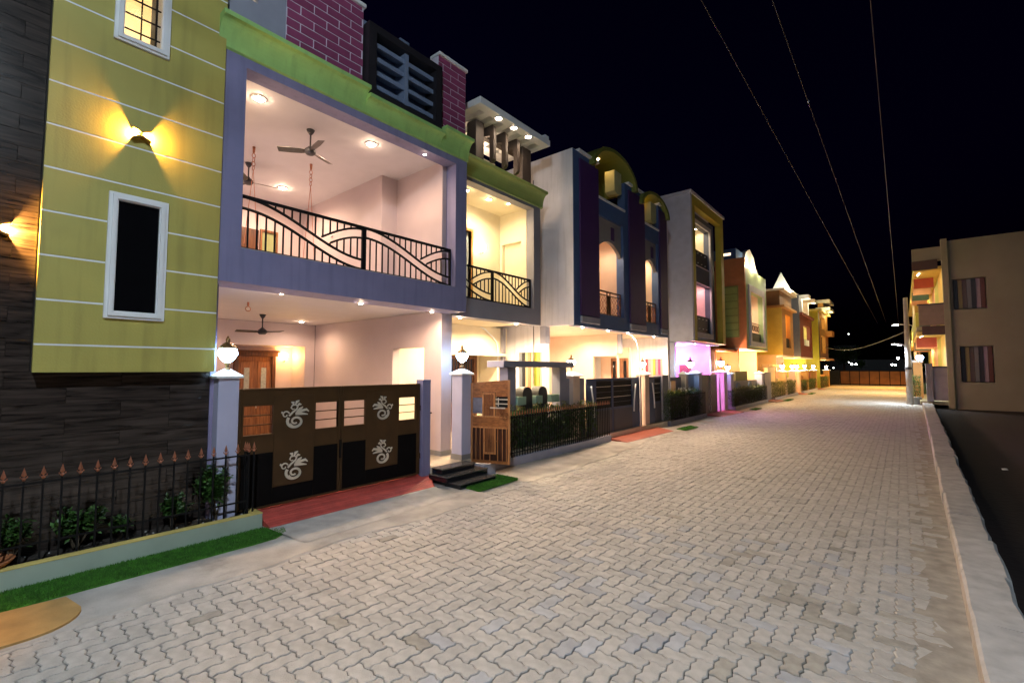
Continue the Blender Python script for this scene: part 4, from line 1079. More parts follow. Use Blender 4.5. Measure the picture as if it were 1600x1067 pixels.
# soffit, porches
B("porch_soffit", PEACH, h3, -13, -7.14, 11.46, 18.28, 3.46, 3.60)
B("soffit_edge", NAVY, h3, -7.40, -7.14, 11.46, 18.28, 3.439, 3.459)
MB().box(-8.30,-8.10,11.26,11.49,2.95,3.455).build("bracket", GREYP, h3)
MB().grid_wall('Y', 15.50, 15.66, -13, -7.95, 0.0, 3.459, [(-8.95,-7.96,0.2,2.66)]).build("porch_party_wall", PEACH, h3)
MB().box(-9.1,-7.9,16.35,16.5,0.2,3.0).build("entrance_back_wall", PEACH, h3)
dl = MB().grid_wall('Y', 16.28, 16.345, -8.62, -7.92, 0.3, 2.6, [(-8.55,-8.42,1.0,2.5),(-8.1,-7.97,1.0,2.5)]).build("door", TEAK, h3)
B("door_glass", DARKGLASS, dl, -8.55, -7.97, 16.30, 16.32, 1.0, 2.5)
MB().box(-7.945,-7.80,15.52,15.64,2.75,3.455).build("bracket", GREYP, h3)
MB().box(-13,-12.8,11.5,18.3,0,3.46).build("porch_back_wall", PEACH, h3)
MB().grid_wall('Y', 18.30, 18.48, -13, -7.16, 0.0, 8.4, [(-8.15,-7.35,1.0,2.62)]).build("right_wall", WHITEW, h3)
strip_window(h3, 'Y', 18.30, -8.12, -7.38, 1.02, 2.60, [(0.30,0.015,0.04),(0.48,0.25,0.30),(0.50,0.38,0.32),(0.50,0.33,0.04),(0.42,0.22,0.30),(0.24,0.03,0.14),(0.50,0.28,0.28)])
MB().box(-7.6,-6.95,11.5,18.3,0,0.22).box(-13,-7.6,11.5,18.3,0,0.22).build("plinth", FLOORT, h3)
for (x,y) in ((-7.27,12.0),(-7.27,13.55),(-7.27,15.0),(-7.27,17.2)): downlight(h3, x, y, 3.438, 210, WARM, 0.034)
for (x,y,p) in ((-8.6,13.0,380),(-8.9,14.6,380),(-10.5,13.5,260),(-8.4,17.0,340),(-8.4,15.95,60)): spot(x, y, 3.42, p*0.42, CREAM if y > 15.7 else WARM)
for (x,y,p) in ((-8.7,13.2,36),(-9.6,14.4,36),(-8.5,17.0,24)): lamp(x, y, 2.3, p, CREAM if y > 15.7 else (1.0,0.72,0.46), 0.08)  # added fill points in mid-air that lighten the soffit and walls
# warm point light before the flank's lower wall, without a fixture
lamp(-8.2, 10.5, 2.6, 26, WARM, 0.05)
sconce(-9.0, 11.28, 3.1, "small hidden bulkhead on the white flank beside the second house", 0, axis='Y', s=-1) if False else None

# ================================================================ house 4: lavender grey flank, olive frame
h4 = thing("house", "fourth house, tall lavender grey box with olive framed front and a magenta lit porch", "house", (-7.1, 23.5, 0.0), "row houses along the street")
LG = mat("lavender_grey_paint", (0.70,0.68,0.76), 0.6, 0.08)
OL2 = mat("ochre_olive_paint", (0.62,0.50,0.05), 0.55, 0.08)
SLATE = mat("slate_blue_paint", (0.09,0.11,0.18), 0.55, 0.08)
MB().box(-13,-7.12,21.2,21.4,3.46,10.2).build("flank_wall", LG, h4)
MB().grid_wall('Y', 21.2, 21.38, -13, -8.0, 0, 3.459, []).build("flank_lower_wall", LG, h4)
MB().grid_wall('X', -7.40,-7.12,21.405,26.2,3.46,10.2,[(21.75,25.75,3.5,9.75)]).build("outer_frame", OL2, h4)
MB().box(-13,-7.05,21.1,26.3,10.2,10.32).build("roof_slab", LG, h4)
MB().grid_wall('X', -7.75,-7.50,21.75,25.75,3.46,9.75,[(22.45,24.95,3.95,6.35),(22.45,24.95,7.2,9.25)]).build("recessed_wall", SLATE, h4)
MB().grid_wall('X', -7.499,-7.42,22.25,25.15,3.70,9.45,[(22.45,24.95,3.95,6.35),(22.45,24.95,7.2,9.25),(22.45,24.95,6.36,7.19)]).build("opening_trim", LG, h4)
for z0,z1,c,col in ((7.2,9.25,CREAMW,CREAM),(3.95,6.35,mat("pink_wall_paint",(0.75,0.50,0.52),0.6),(1.0,0.55,0.55))):
    MB().box(-9.3,-9.2,22.2,25.2,z0-.2,z1+.2).box(-9.2,-7.76,24.96,25.06,z0-.1,z1+.2).box(-9.2,-7.76,22.3,22.4,z0-.1,z1+.2).box(-9.2,-7.76,22.3,25.1,z1+.201,z1+.3).box(-9.2,-7.76,22.3,25.1,z0-.3,z0-.201).build("loggia_wall", c, h4)
    rb = MB().box(-7.62,-7.58,22.46,24.94,z0+0.05,z0+0.85)
    ro = rb.build("balcony_panel", DGREY, h4)
    for k in range(4):
        for zz in (0.2,0.68): MB().lathe([(0.06,0),(0.06,0.03)], (-7.58,22.85+0.55*k,z0+zz), 10).build("stud", WHITET, ro)
    downlight(h4, -8.4, 23.3, z1+0.2, 90, col, 0.10)
    downlight(h4, -8.0, 24.5, z1+0.2, 40, col, 0.06)
B("porch_soffit", LG, h4, -13,-7.45,21.2,26.2,3.40,3.459)
MAG = mat("pink_porch_paint", (0.78,0.50,0.72), 0.6)
MB().box(-13,-7.72,25.4,25.6,0,3.40).box(-10.8,-10.6,21.5,25.4,0,3.40).box(-10.6,-8.02,21.385,21.45,0,3.40).build("porch_wall", MAG, h4)
lamp(-8.9, 22.6, 2.6, 190, (1.0,0.30,0.90), 0.1); lamp(-9.3, 24.4, 2.8, 160, (1.0,0.30,0.90), 0.1); lamp(-7.9, 23.0, 3.1, 12, (1.0,0.36,0.95), 0.1)
B("porch_door", DTEAK, h4, -9.3,-8.75,25.33,25.39,0.2,2.4)
downlight(h4, -7.6, 22.8, 3.40, 150, (1.0,0.45,0.92), 0.05); downlight(h4, -7.6, 24.8, 3.40, 50, (1.0,0.45,0.92), 0.05)

# ================================================================ house 5: orange brown flank with green ladder panel
h5 = thing("house", "fifth house, orange brown flank with a green panel ladder and a lit shield shaped crest", "house", (-7.1, 33.0, 0.0), "row houses along the street")
ORG = mat("orange_brown_paint", (0.62,0.23,0.07), 0.6, 0.1)
TEALG = mat("sage_green_paint", (0.40,0.55,0.30), 0.6, 0.08)
MB().box(-8.85,-7.12,30.5,30.7,3.45,8.95).box(-13,-9.3,30.52,30.7,3.45,8.2).build("flank_wall", ORG, h5)
MB().box(-9.3,-8.852,30.46,30.72,3.5,8.3).build("flank_strip", OL2, h5)
B("flank_backing", mat("moss_paint", (0.30,0.34,0.07), 0.6), h5, -8.5,-7.5,30.44,30.499,4.1,7.25)
for k in range(7): MB().box(-8.45,-7.55,30.41,30.439,4.15+0.44*k,4.15+0.44*k+0.36).build("panel", mat("moss_panel_paint", (0.40,0.46,0.11), 0.6), h5)
MB().box(-9.4,-7.6,30.6,32.4,8.96,9.6).build("roof_tank_room", NAVY, h5)
B("lit_vent", glow("vent_glow", (1.0,0.70,0.4), 2.0), h5, -8.6,-7.9,30.58,30.598,9.2,9.35)
MB().grid_wall('X', -7.40,-7.12,30.705,36.2,3.45,8.4,[(31.6,35.0,3.9,7.0)]).build("facade_wall", TEALG, h5)
MB().grid_wall('X', -7.119,-7.04,31.2,35.4,3.6,7.4,[(31.6,35.0,3.9,7.0)]).build("opening_trim", LG, h5)
MB().box(-9.5,-9.4,31.0,35.6,3.6,7.3).box(-9.4,-7.41,35.05,35.2,3.6,7.3).box(-9.4,-7.41,31.3,31.4,3.6,7.3).box(-9.4,-7.41,31.3,35.2,7.1,7.2).build("loggia_wall", PEACH, h5)
B("balcony_panel", DGREY, h5, -7.34,-7.28,31.6,35.0,3.9,4.5)
ro = MB().box(-7.33,-7.29,31.6,35.0,5.1,5.14).build("balcony_railing", DTEAK, h5)
for k in range(7): MB().tube([(-7.31,31.8+0.46*k+0.16*math.cos(t),4.82+0.2*math.sin(t)) for t in [i*math.pi/5 for i in range(10)]], 0.02, 4, True).build("ring", DTEAK, ro)
sh = [(31.3,8.41),(35.6,8.41),(35.6,8.75),(35.0,9.0),(34.4,9.7),(33.4,10.05),(32.4,9.7),(31.9,9.0),(31.3,8.75)]
MB().prism(sh, 'X', -7.75,-7.45).build("crest", WHITET, h5)
for yy in (32.2, 34.3): lamp(-6.95, yy, 8.75, 110, CREAM, 0.06)
MB().lathe([(0.06,-0.05),(0.09,0),(0.06,0.06)], (-7.2,31.5,8.6), 10).build("crest_lamp", GLOW_A, h5)
downlight(h5, -8.2, 33.2, 7.1, 420, CREAM, 0.08)
B("porch_soffit", PEACH, h5, -13,-7.13,30.5,36.2,3.38,3.449)
MB().box(-13,-8.2,28.1,28.3,0,3.40).build("porch_left_wall", ORG, h5)
MB().box(-13,-7.5,26.25,36.2,3.40,3.46).build("canopy", ORG, h5) if False else None
MB().box(-13,-7.6,30.52,30.7,0,3.38).build("porch_party_wall", ORG, h5)
MB().box(-10,-9.8,30.7,36.2,0,3.38).box(-9.8,-7.8,36.0,36.2,0,3.38).build("porch_wall", CREAMW, h5)
lamp(-8.1, 29.0, 2.5, 260, (1.0,0.55,0.38), 0.1)
lamp(-8.0, 33.0, 2.9, 340, CREAM, 0.1); lamp(-7.3, 35.0, 2.6, 220, AMBER, 0.1); lamp(-7.4,31.6,2.4,40,CREAM,0.1)

# ================================================================ houses 6, 7, 8, far down the row
h6 = thing("house", "sixth house, mustard flank, heavy brown attic and a floodlit white pyramid roof", "house", (-7.1, 44.0, 0.0), "row houses along the street")
MUS = mat("mustard_flank_paint", (0.52,0.40,0.08), 0.6, 0.08); OCH = mat("ochre_paint", (0.48,0.25,0.08), 0.6, 0.08)
MB().box(-13,-7.12,41.5,41.7,3.3,7.0).build("flank_wall", MUS, h6)
MB().grid_wall('X', -7.4,-7.12,41.705,46.4,3.3,7.0,[(43.1,45.2,3.9,6.6)]).build("facade_wall", OCH, h6)
MB().box(-9,-8.9,42.8,45.5,3.7,6.9).box(-8.9,-7.41,45.25,45.4,3.7,6.9).build("loggia_wall", mat("orange_wall_paint", (0.7,0.42,0.15), 0.6), h6)
lamp(-8.0, 44.0, 6.3, 70, AMBER, 0.1)
B("balcony_panel", BLACKM, h6, -7.3,-7.25,43.1,45.2,3.9,4.7)
MB().box(-13,-6.85,41.2,46.8,7.0,7.18).build("cornice", OCH, h6)
MB().box(-13,-7.2,41.45,46.5,7.18,8.35).build("attic", mat("attic_brown_paint", (0.20,0.095,0.03), 0.6), h6)
MB().box(-13,-6.8,41.2,46.8,8.35,8.5).build("roof_slab", WHITET, h6)
mb = MB(); cx, cy, b_ = -7.65, 45.0, 1.05
for k in range(1):
    mb.add([(cx-b_,cy-b_,8.5),(cx+b_,cy-b_,8.5),(cx+b_,cy+b_,8.5),(cx-b_,cy+b_,8.5),(cx-.55,cy-.55,9.0),(cx+.55,cy-.55,9.0),(cx+.55,cy+.55,9.0),(cx-.55,cy+.55,9.0),(cx,cy,10.4)],
           [(0,3,2,1),(0,1,5,4),(1,2,6,5),(2,3,7,6),(3,0,4,7),(4,5,8),(5,6,8),(6,7,8),(7,4,8)])
mb.build("pyramid_roof", WHITET, h6)
lamp(-6.7, 42.9, 8.95, 260, (1.0,0.88,0.62), 0.1); lamp(-6.1, 44.6, 9.1, 260, (1.0,0.88,0.62), 0.1)
B("porch_soffit", PEACH, h6, -13,-7.13,41.5,46.4,3.2,3.299)
MB().box(-9.6,-9.4,41.7,46.4,0,3.2).box(-9.4,-7.9,46.2,46.4,0,3.2).box(-13,-7.6,41.52,41.68,0,3.2).build("porch_wall", PEACH, h6)
lamp(-8.2, 43.6, 2.7, 110, (1.0,0.62,0.36), 0.1); lamp(-6.8, 40.7, 2.4, 70, AMBER, 0.1); lamp(-7.2, 38.6, 2.6, 100, AMBER, 0.1)
MB().box(-10.5,-10.3,36.3,41.5,0,3.3).build("gap_wall", MUS, h6)

h7 = thing("house", "seventh house, slate grey flank and dark red front under floodlit brackets", "house", (-7.1, 53.0, 0.0), "row houses along the street")
SL2 = mat("slate_grey_paint", (0.09,0.10,0.13), 0.6, 0.08); DRED = mat("dark_red_paint", (0.17,0.03,0.02), 0.6, 0.08)
MB().box(-13,-7.0,49.0,49.2,3.3,9.0).build("flank_wall", SL2, h7)
MB().grid_wall('X', -7.3,-7.0,49.205,56.5,3.3,7.1,[(51.2,55.2,3.9,6.3)]).build("facade_wall", DRED, h7)
MB().box(-9,-8.9,50.8,55.6,3.6,6.6).box(-8.9,-7.31,55.3,55.5,3.6,6.6).build("loggia_wall", mat("pale_yellow_paint", (0.72,0.66,0.28), 0.6), h7)
lamp(-8.0, 53.2, 6.0, 110, (1.0,0.85,0.4), 0.1)
MB().box(-7.15,-7.05,51.2,55.2,3.9,4.4).build("balcony_panel", DRED, h7)
for k in range(4): MB().box(-7.15,-7.05,51.6+k*1.0,51.75+k*1.0,4.4,5.0).build("balcony_post", WHITET, h7)
MB().box(-7.5,-6.8,49.3,56.6,7.1,7.35).build("cornice", DRED, h7)
MB().box(-9.5,-9.3,49.3,56.5,7.35,8.9).build("attic_wall", OCH, h7)
for yy in (50.0,53.6):
    MB().box(-7.4,-6.9,yy,yy+0.5,7.36,8.6).build("attic_post", WHITET, h7)
    MB().box(-7.7,-6.3,yy-0.3,yy+0.9,8.6,8.95).build("attic_bracket", WHITET, h7)
    lamp(-6.35, yy+0.2, 8.3, 34, (1.0,0.86,0.55), 0.1)
lamp(-8.2, 52.0, 8.2, 60, AMBER, 0.1)
MB().box(-10,-9.8,49.2,56.5,0,3.3).box(-9.8,-7.6,56.3,56.5,0,3.3).build("porch_wall", mat("lime_wall_paint", (0.50,0.46,0.07), 0.6), h7)
B("porch_soffit", CREAMW, h7, -13,-7.01,49.0,56.5,3.2,3.299)
lamp(-8.4, 51.5, 2.6, 110, (1.0,0.78,0.3), 0.1); lamp(-8.4, 54.8, 2.6, 110, (1.0,0.78,0.3), 0.1); lamp(-6.9, 47.8, 2.6, 90, AMBER, 0.1)

h8 = thing("house", "eighth house, bright yellow flank at the far end of the row", "house", (-7.1, 66.0, 0.0), "row houses along the street")
BY = mat("bright_yellow_paint", (0.44,0.38,0.03), 0.6, 0.08)
MB().box(-13,-6.95,61.0,61.2,0.0,8.6).build("flank_wall", BY, h8)
MB().box(-7.3,-6.95,61.205,61.9,3.3,8.6).build("dark_strip", DGREY, h8)
MB().grid_wall('X', -7.3,-6.95,61.905,69.5,3.3,8.6,[(63.2,67.0,4.0,6.0),(63.2,67.0,6.8,8.2)]).build("facade_wall", OCH, h8)
MB().box(-13,-6.6,60.8,69.8,8.6,8.8).build("roof_slab", mat("pale_yellow_paint", (0.72,0.66,0.28), 0.6), h8)
for z_ in (9.0, 9.9): MB().box(-7.6,-6.2,65.0,69.3,z_,z_+0.35).build("roof_beam", WHITET, h8)
for yy in (65.2,68.6): MB().box(-7.4,-6.9,yy,yy+0.5,8.8,10.3).build("roof_post", OCH, h8)
MB().box(-7.6,-6.3,67.2,69.6,6.1,6.7).build("balcony_panel", OCH, h8)
MB().box(-8.5,-8.4,62.5,67.5,3.6,8.4).build("loggia_wall", BY, h8)
MB().box(-13,-6.4,61.3,69.6,3.2,3.4).build("porch_slab", OCH, h8)
for p in ((-6.3,64.2,8.9,60),(-6.2,68.0,8.4,90),(-7.9,65,5.6,60),(-7.9,65,8.0,50),(-7.6,59.4,2.6,60),(-7.2,66,2.6,140),(-7.0,58.0,2.4,70)):
    lamp(p[0],p[1],p[2],p[3],(1.0,0.76,0.30),0.1)
# ================================================================ compound walls, gates, hedges and lanterns of houses 2 to 8
GRW = mat("blue_grey_wall_paint", (0.21,0.215,0.28), 0.6, 0.08)
LILP = mat("lilac_planter_paint", (0.42,0.42,0.52), 0.6, 0.08)
def planter_block(name, label, y0, y1, m, x=-6.82, h=0.20, ret=True, xb=-7.28):
    f = thing(name, label, "planter", ((x+xb)/2, (y0+y1)/2, 0), "low planters along the street")
    MB().box(x-0.10,x,y0,y1,0,h).box(xb,x-0.101,y0,y0+0.1,0,h).box(xb,x-0.101,y1-0.1,y1,0,h).build("planter_wall", m, f)
    MB().box(xb,x-0.101,y0+0.101,y1-0.101,0,h-0.03).build("soil", DIRT, f)
    return f
p2 = planter_block("planter", "pale lilac planter base below the clipped hedge by the wooden gate", 7.42, 12.85, LILP)
MB().box(-7.0,-6.62,7.05,7.40,0,0.235).build("planter_block", LILP, p2)
def picket(name, label, y0, y1, x, z0, z1, n, tips=COPPER, grp="spiked fences along the planters"):
    f = thing(name, label, "fence", (x, (y0+y1)/2, z0), grp)
    src = None
    for k in range(n):
        y = y0 + (y1-y0)*k/(n-1)
        if src is None:
            a = post_mb(x, y, z0, z1-0.1).build("fence_post", BLACKM, f); b = spear_mb(x, y, z1-0.13).build("spear_tip", tips, a); src = (a, b, y)
        else:
            a = src[0].copy(); COL.objects.link(a); a.parent = f; a.location = (0, y-src[2], 0)
            b = src[1].copy(); COL.objects.link(b); b.parent = a
    for zz in (z0+0.12, z1-0.17): MB().box(x-0.006,x+0.006,y0,y1,zz-0.012,zz+0.012).build("rail", BLACKM, f)
    return f
picket("spiked_fence", "black picket fence with copper tips around the clipped hedge by the wooden gate", 7.5, 12.80, -6.86, 0.17, 1.26, 54)
def hedge(name, label, x0, x1, y0, y1, z0, z1, n, seed, m=0, grp="clipped hedges behind the pickets", tip=True):
    rnd = random.Random(seed); f = thing(name, label, "hedge", ((x0+x1)/2,(y0+y1)/2,z0), grp)
    mb = MB(); sm = MB()
    ns = max(3, int((y1-y0)/0.28))
    for k in range(ns):
        y = y0+(y1-y0)*(k+.5)/ns; sm.tube([((x0+x1)/2,y,z0-.02),((x0+x1)/2+rnd.uniform(-.05,.05),y+rnd.uniform(-.06,.06),z1-.08)], [0.013,0.005], 4)
    sp_ = Vector((1,1,1))
    for k in range(n):
        z = z0+(z1-z0)*rnd.random()**0.75
        top = z1 + 0.05*math.sin(k*0.7) if rnd.random() < 0.06 else z
        y = rnd.uniform(y0,y1)
        hgt = z1 + 0.05*math.sin(y*6.1)+0.03*math.sin(y*17)
        z = min(z, hgt)
        leaf_quads(mb, (rnd.uniform(x0,x1), y, z), rnd.uniform(.05,.11), rnd.uniform(.014,.026), rnd, 0.35)
    mb.build("foliage", LEAFM[m], f); sm.build("stem", STEMM, f)
    # a few pale shoots standing above the clipped top
    m2 = MB()
    for k in range(int((y1-y0)*26)):
        y = rnd.uniform(y0,y1); x = rnd.uniform(x0,x1); hgt = z1+0.05*math.sin(y*6.1)
        for q in range(3): leaf_quads(m2, (x+rnd.uniform(-.02,.02),y+rnd.uniform(-.02,.02),hgt-0.05+0.05*q), rnd.uniform(.05,.10), rnd.uniform(.014,.024), rnd, 0.9)
    m2.build("shoots", LEAFM[1], f, kind="stuff")
    return f
hedge("hedge", "clipped hedge with yellow tips behind the picket fence below the grey frame wall", -7.22, -6.90, 7.55, 12.2, 0.2, 1.20, 7500, 21)
# ornamental frame wall with discs
fw = thing("frame_wall", "blue grey frame wall with dark discs and green bars above the hedge", "wall", (-7.3, 9.6, 0.0))
MB().cbox(-7.55,-7.02,8.12,11.12,2.235,2.385,0.008).build("lintel", GRW, fw)
MB().cbox(-7.42,-7.15,8.42,8.72,0,2.234,0.006).build("leg", GRW, fw)
MB().cbox(-7.42,-7.15,10.60,10.93,0,2.234,0.006).build("leg", GRW, fw)
MB().box(-7.40,-7.17,8.721,10.599,0,0.9).build("base_wall", GRW, fw)
MB().box(-7.40,-7.17,10.931,11.9,0,1.93).build("side_panel", GRW, fw)
DISC = mat("charcoal_disc_paint", (0.03,0.03,0.032), 0.55)
for cy in (9.18, 9.83):
    pts = [(cy-0.20,0.9),(cy+0.20,0.9)] + [(cy+0.20*math.cos(t), 1.55+0.20*math.sin(t)) for t in [math.pi*k/12 for k in range(13)]]
    MB().prism(pts, 'X', -7.42, -7.16).build("disc", DISC, fw)
SAGE = mat("sage_bar_paint", (0.26,0.40,0.30), 0.6)
for a, b in ((8.725,9.06),(9.46,9.74),(10.12,10.50)):
    MB().cbox(-7.33,-7.10,a,b,1.32,1.52,0.006).build("bar", SAGE, fw)
# pillars and lanterns
pillar("gate_pillar", -7.40,-7.05,11.10,11.46,1.98,mat("peach_pillar_paint",(0.62,0.47,0.38),0.6), "peach pillar with white cap left of the navy gate", cap=0.08)
pillar_lamp(-7.22, 11.28, 2.15, "warm glowing lantern on the peach pillar left of the navy gate", False, 240)
pillar("gate_pillar", -7.40,-7.05,15.85,16.2,1.98,mat("peach_pillar_paint",(0.62,0.47,0.38),0.6), "peach pillar with white cap right of the navy gate", cap=0.08)
pillar_lamp(-7.22, 16.02, 2.15, "warm glowing lantern on the peach pillar right of the navy gate", False, 240)
# navy gate of house 3
NG = mat("navy_gate_paint", (0.022,0.048,0.125), 0.4, 0.1); NG2 = mat("dark_slate_gate_paint", (0.03,0.034,0.055), 0.4, 0.1)
ng = thing("metal_gate", "navy and black double gate with curved white handles", "gate", (-7.1, 14.2, 0.1))
x = -7.12
for (a, b, hy_) in ((11.92,13.5,12.10),(13.5,15.42,15.1),(16.22,17.4,16.5)):
    pn = [a+ (0.55 if hy_-a < 0.5 else 0.06), b-(0.55 if b-hy_ < 0.5 else 0.06)]
    lf = MB().grid_wall('X', x-0.02, x+0.02, a+0.005, b-0.005, 0.12, 1.90, [(pn[0],pn[1],0.98,1.84)]).build("gate_leaf", NG, ng)
    B("lower_panel", NG2, lf, x+0.021, x+0.032, pn[0], pn[1], 0.16, 0.92)
    for k in range(5):
        B("slat", BLACKM, lf, x-0.015, x+0.0, pn[0], pn[1], 0.99+0.17*k, 0.99+0.17*k+0.135)
        B("slat_edge", STEEL if k in (1,3) else NG2, lf, x+0.001, x+0.012, pn[0], pn[0]+(pn[1]-pn[0])*0.96, 0.99+0.17*k+0.137, 0.99+0.17*k+0.150)
    B("backing", BLACKM, lf, x-0.019, x-0.016, pn[0], pn[1], 0.98, 1.84)
    s_ = 1 if hy_-a < 0.5 else -1
    MB().tube([(x+0.06, hy_ - s_*0.0 + s_*0.16*math.sin(t), 1.22+0.46*(t/ (math.pi/2) -0.5)*2*-1) for t in [math.pi/2*k/8*1.0 for k in range(9)]], 0.026, 6).build("handle", WHITET, lf, True)
B("gate_stile", NG, ng, x-0.04, x+0.04, 15.43, 15.60, 0.1, 1.92)
MB().box(-7.40,-7.05,17.42,18.0,0,1.95).build("gate_post", GRW, ng)
# red brown aprons in front of the later gates
RED2 = mat("red_brown_apron", (0.36,0.10,0.065), 0.7, 0.15, 4)
for k, (ya, yb) in enumerate(((12.95,16.6),(22.6,26.1),(34.6,36.9),(46.3,48.0),(58.0,60.6))):
    o = MB().add([(-7.1,ya,0.10),(-6.35,ya,0.022),(-6.25,yb-0.25,0.022),(-7.1,yb,0.10),(-7.1,ya,-.03),(-6.35,ya,-.03),(-6.25,yb-0.25,-.03),(-7.1,yb,-.03)], [(0,1,2,3),(0,4,5,1),(1,5,6,2),(2,6,7,3),(3,7,4,0)]).build("driveway_ramp", RED2); o["kind"] = "structure"
# thin white bent pipes standing by the gates
pp = MB().tube([(-7.42,15.25,3.43),(-7.25,15.25,3.36),(-7.08,15.24,3.16),(-7.0,15.23,2.85),(-6.97,15.22,2.3),(-6.96,15.22,1.2),(-6.96,15.2,0.06)], 0.020, 8)
tag(pp.build("water_pipe", mat("white_pipe", (0.72,0.70,0.70), 0.4), None, True), "white bent water pipe running down in front of the navy gate", "pipe", "white pipes by the gates")
pp = MB().tube([(-7.0,24.46,1.95),(-6.99,24.45,1.0),(-6.97,24.45,0.05)], 0.035, 8)
tag(pp.build("water_pipe", mat("white_pipe", (0.72,0.70,0.70), 0.4), None, True), "pale pipe running down beside the magenta lit porch", "pipe", "white pipes by the gates")
# house 3/4 frontage
p3 = planter_block("planter", "dark planter base below the tall dark hedge left of the lattice gate", 17.6, 21.9, GRW)
picket("spiked_fence", "dark picket fence around the hedge left of the lattice gate", 17.7, 21.8, -6.86, 0.17, 1.24, 40, BLACKM)
lamp(-8.0, 19.6, 2.7, 40, CREAM, 0.08)  # added point light, no fixture, brightens the fourth house's flank
hedge("hedge", "tall dark hedge left of the lattice gate, white flowers on top", -7.25,-6.90, 17.4, 21.7, 0.2, 1.25, 4200, 22)
fl = MB(); rnd = random.Random(5)
for k in range(70):
    p = (rnd.uniform(-7.15,-6.9), 19.6+rnd.gauss(0,0.35), 1.30+rnd.uniform(-.06,.10)); leaf_quads(fl, p, 0.06, 0.02, rnd, 0.8)
tag(fl.build("flowers", mat("white_petal", (0.7,0.72,0.68), 0.6)), "spray of white flowers above the dark hedge left of the lattice gate", "flowers")
w3 = thing("compound_wall", "blue grey boundary wall with an orange lit niche behind the flowered hedge", "wall", (-7.4, 19.6, 0))
MB().grid_wall('X', -7.45,-7.25,18.05,19.9,0,1.85,[(18.5,19.3,1.1,1.7)]).box(-7.45,-7.25,20.25,21.6,0,1.95).build("wall", GRW, w3)
MB().box(-7.7,-7.6,18.3,19.6,0.9,1.9).build("niche_back", OCH, w3)
lamp(-7.52, 18.9, 1.5, 3.0, AMBER, 0.03)
pillar("gate_pillar", -7.38,-7.05,19.95,20.22,1.95,mat("beige_pillar_paint",(0.5,0.45,0.36),0.6), "beige pillar in the boundary wall behind the flowered hedge")
pillar("gate_pillar", -7.42,-7.02,21.5,21.9,1.98,GRW, "grey pillar carrying the bright lantern by the magenta lit porch", cap=0.10)
pillar_lamp(-7.22, 21.0, 2.12, "blazing white lantern in front of the magenta lit porch", True, 260, 1.3)
lg = thing("metal_gate", "grey brown lattice gate below the magenta lit porch", "gate", (-7.1, 23.0, 0.05))
GBR = mat("grey_brown_gate_paint", (0.05,0.042,0.04), 0.45)
for a, b in ((22.0,23.2),(23.22,24.4)):
    lf = MB().cbox(-7.14,-7.10,a,b,0.08,1.92,0.006).build("gate_leaf", GBR, lg)
    for k in range(7): B("slat", GBR, lf, -7.099,-7.085,a+0.05,b-0.05,0.2+0.24*k,0.2+0.24*k+0.19)
mb = MB()
for k in range(5): mb.tube([(-7.07,23.2+0.12*math.cos(t),0.35+0.35*k+0.16*math.sin(t)) for t in [i*math.pi/6 for i in range(12)]], 0.016, 4, True)
mb.build("scroll_ornament", STEEL, lg)
pillar("gate_pillar", -7.42,-6.98,25.2,25.75,2.0,mat("pink_white_paint",(0.66,0.55,0.62),0.6), "pink white pillar with flared cap between the magenta porch and the orange wall", cap=0.14)
pillar_lamp(-7.2, 25.48, 2.18, "blazing white lantern on the flared pillar before the orange wall", True, 300, 1.4)
MB().box(-13,-7.75,26.3,26.5,0,3.2).build("boundary_wall", ORG, h5)
B("orange_canopy", ORG, h5, -12.9,-7.7,26.51,30.49,3.2,3.32)
lamp(-7.6, 27.6, 2.6, 50, (1.0,0.5,0.32), 0.1)
p4 = planter_block("planter", "blue grey planter base below the dark hedge before the orange house", 26.6, 34.4, LILP)
picket("spiked_fence", "dark picket fence around the hedge before the orange house", 26.7, 34.3, -6.86, 0.17, 1.15, 50, BLACKM)
hedge("hedge", "long dark hedge before the orange house", -7.25,-6.90, 26.5, 34.2, 0.2, 1.05, 5200, 23)
w4 = thing("compound_wall", "boundary wall with blue ovals and an olive band in front of the orange house", "wall", (-7.45, 30.4, 0))
MB().box(-7.55,-7.35,27.0,33.8,0,1.5).build("wall", GREYP, w4)
MB().box(-7.6,-7.3,28.6,31.2,1.501,2.05).build("olive_band", OLIVE, w4)
BLU = mat("sky_blue_paint", (0.16,0.24,0.42), 0.6)
for cy in (29.2, 31.9): MB().prism([(cy+0.45*math.cos(t), 1.0+0.42*math.sin(t)) for t in [2*math.pi*k/18 for k in range(18)]], 'X', -7.349,-7.29).build("oval", BLU, w4)
pillar("gate_pillar", -7.5,-7.05,26.7,27.2,1.9,PILW, "lilac pillar at the left end of the oval wall")
pillar("gate_pillar", -7.5,-7.05,33.9,34.4,1.9,PILW, "lilac pillar at the right end of the oval wall")
pillar_lamp(-7.27, 26.95, 2.05, "white lantern at the left end of the oval wall", True, 35)
MB().box(-7.5,-7.0,34.5,36.3,0,1.95).build("side_wall", GREYP, h5)
p5 = planter_block("planter", "planter base below the light green hedge before the mustard house", 36.6, 45.9, LILP)
hedge("hedge", "green hedge before the mustard house", -7.25,-6.85, 36.8, 45.6, 0.2, 1.15, 4000, 24, 1)
w5 = thing("compound_wall", "cream boundary wall with a brown lintel before the mustard house", "wall", (-7.5, 40.5, 0))
MB().box(-7.6,-7.35,37.2,39.6,0,2.3).box(-7.6,-7.35,40.6,45.5,0,1.45).build("wall", CREAMW, w5)
MB().box(-7.7,-7.2,37.0,40.4,2.301,2.5).build("lintel", mat("brown_lintel_paint",(0.20,0.13,0.06),0.6), w5)
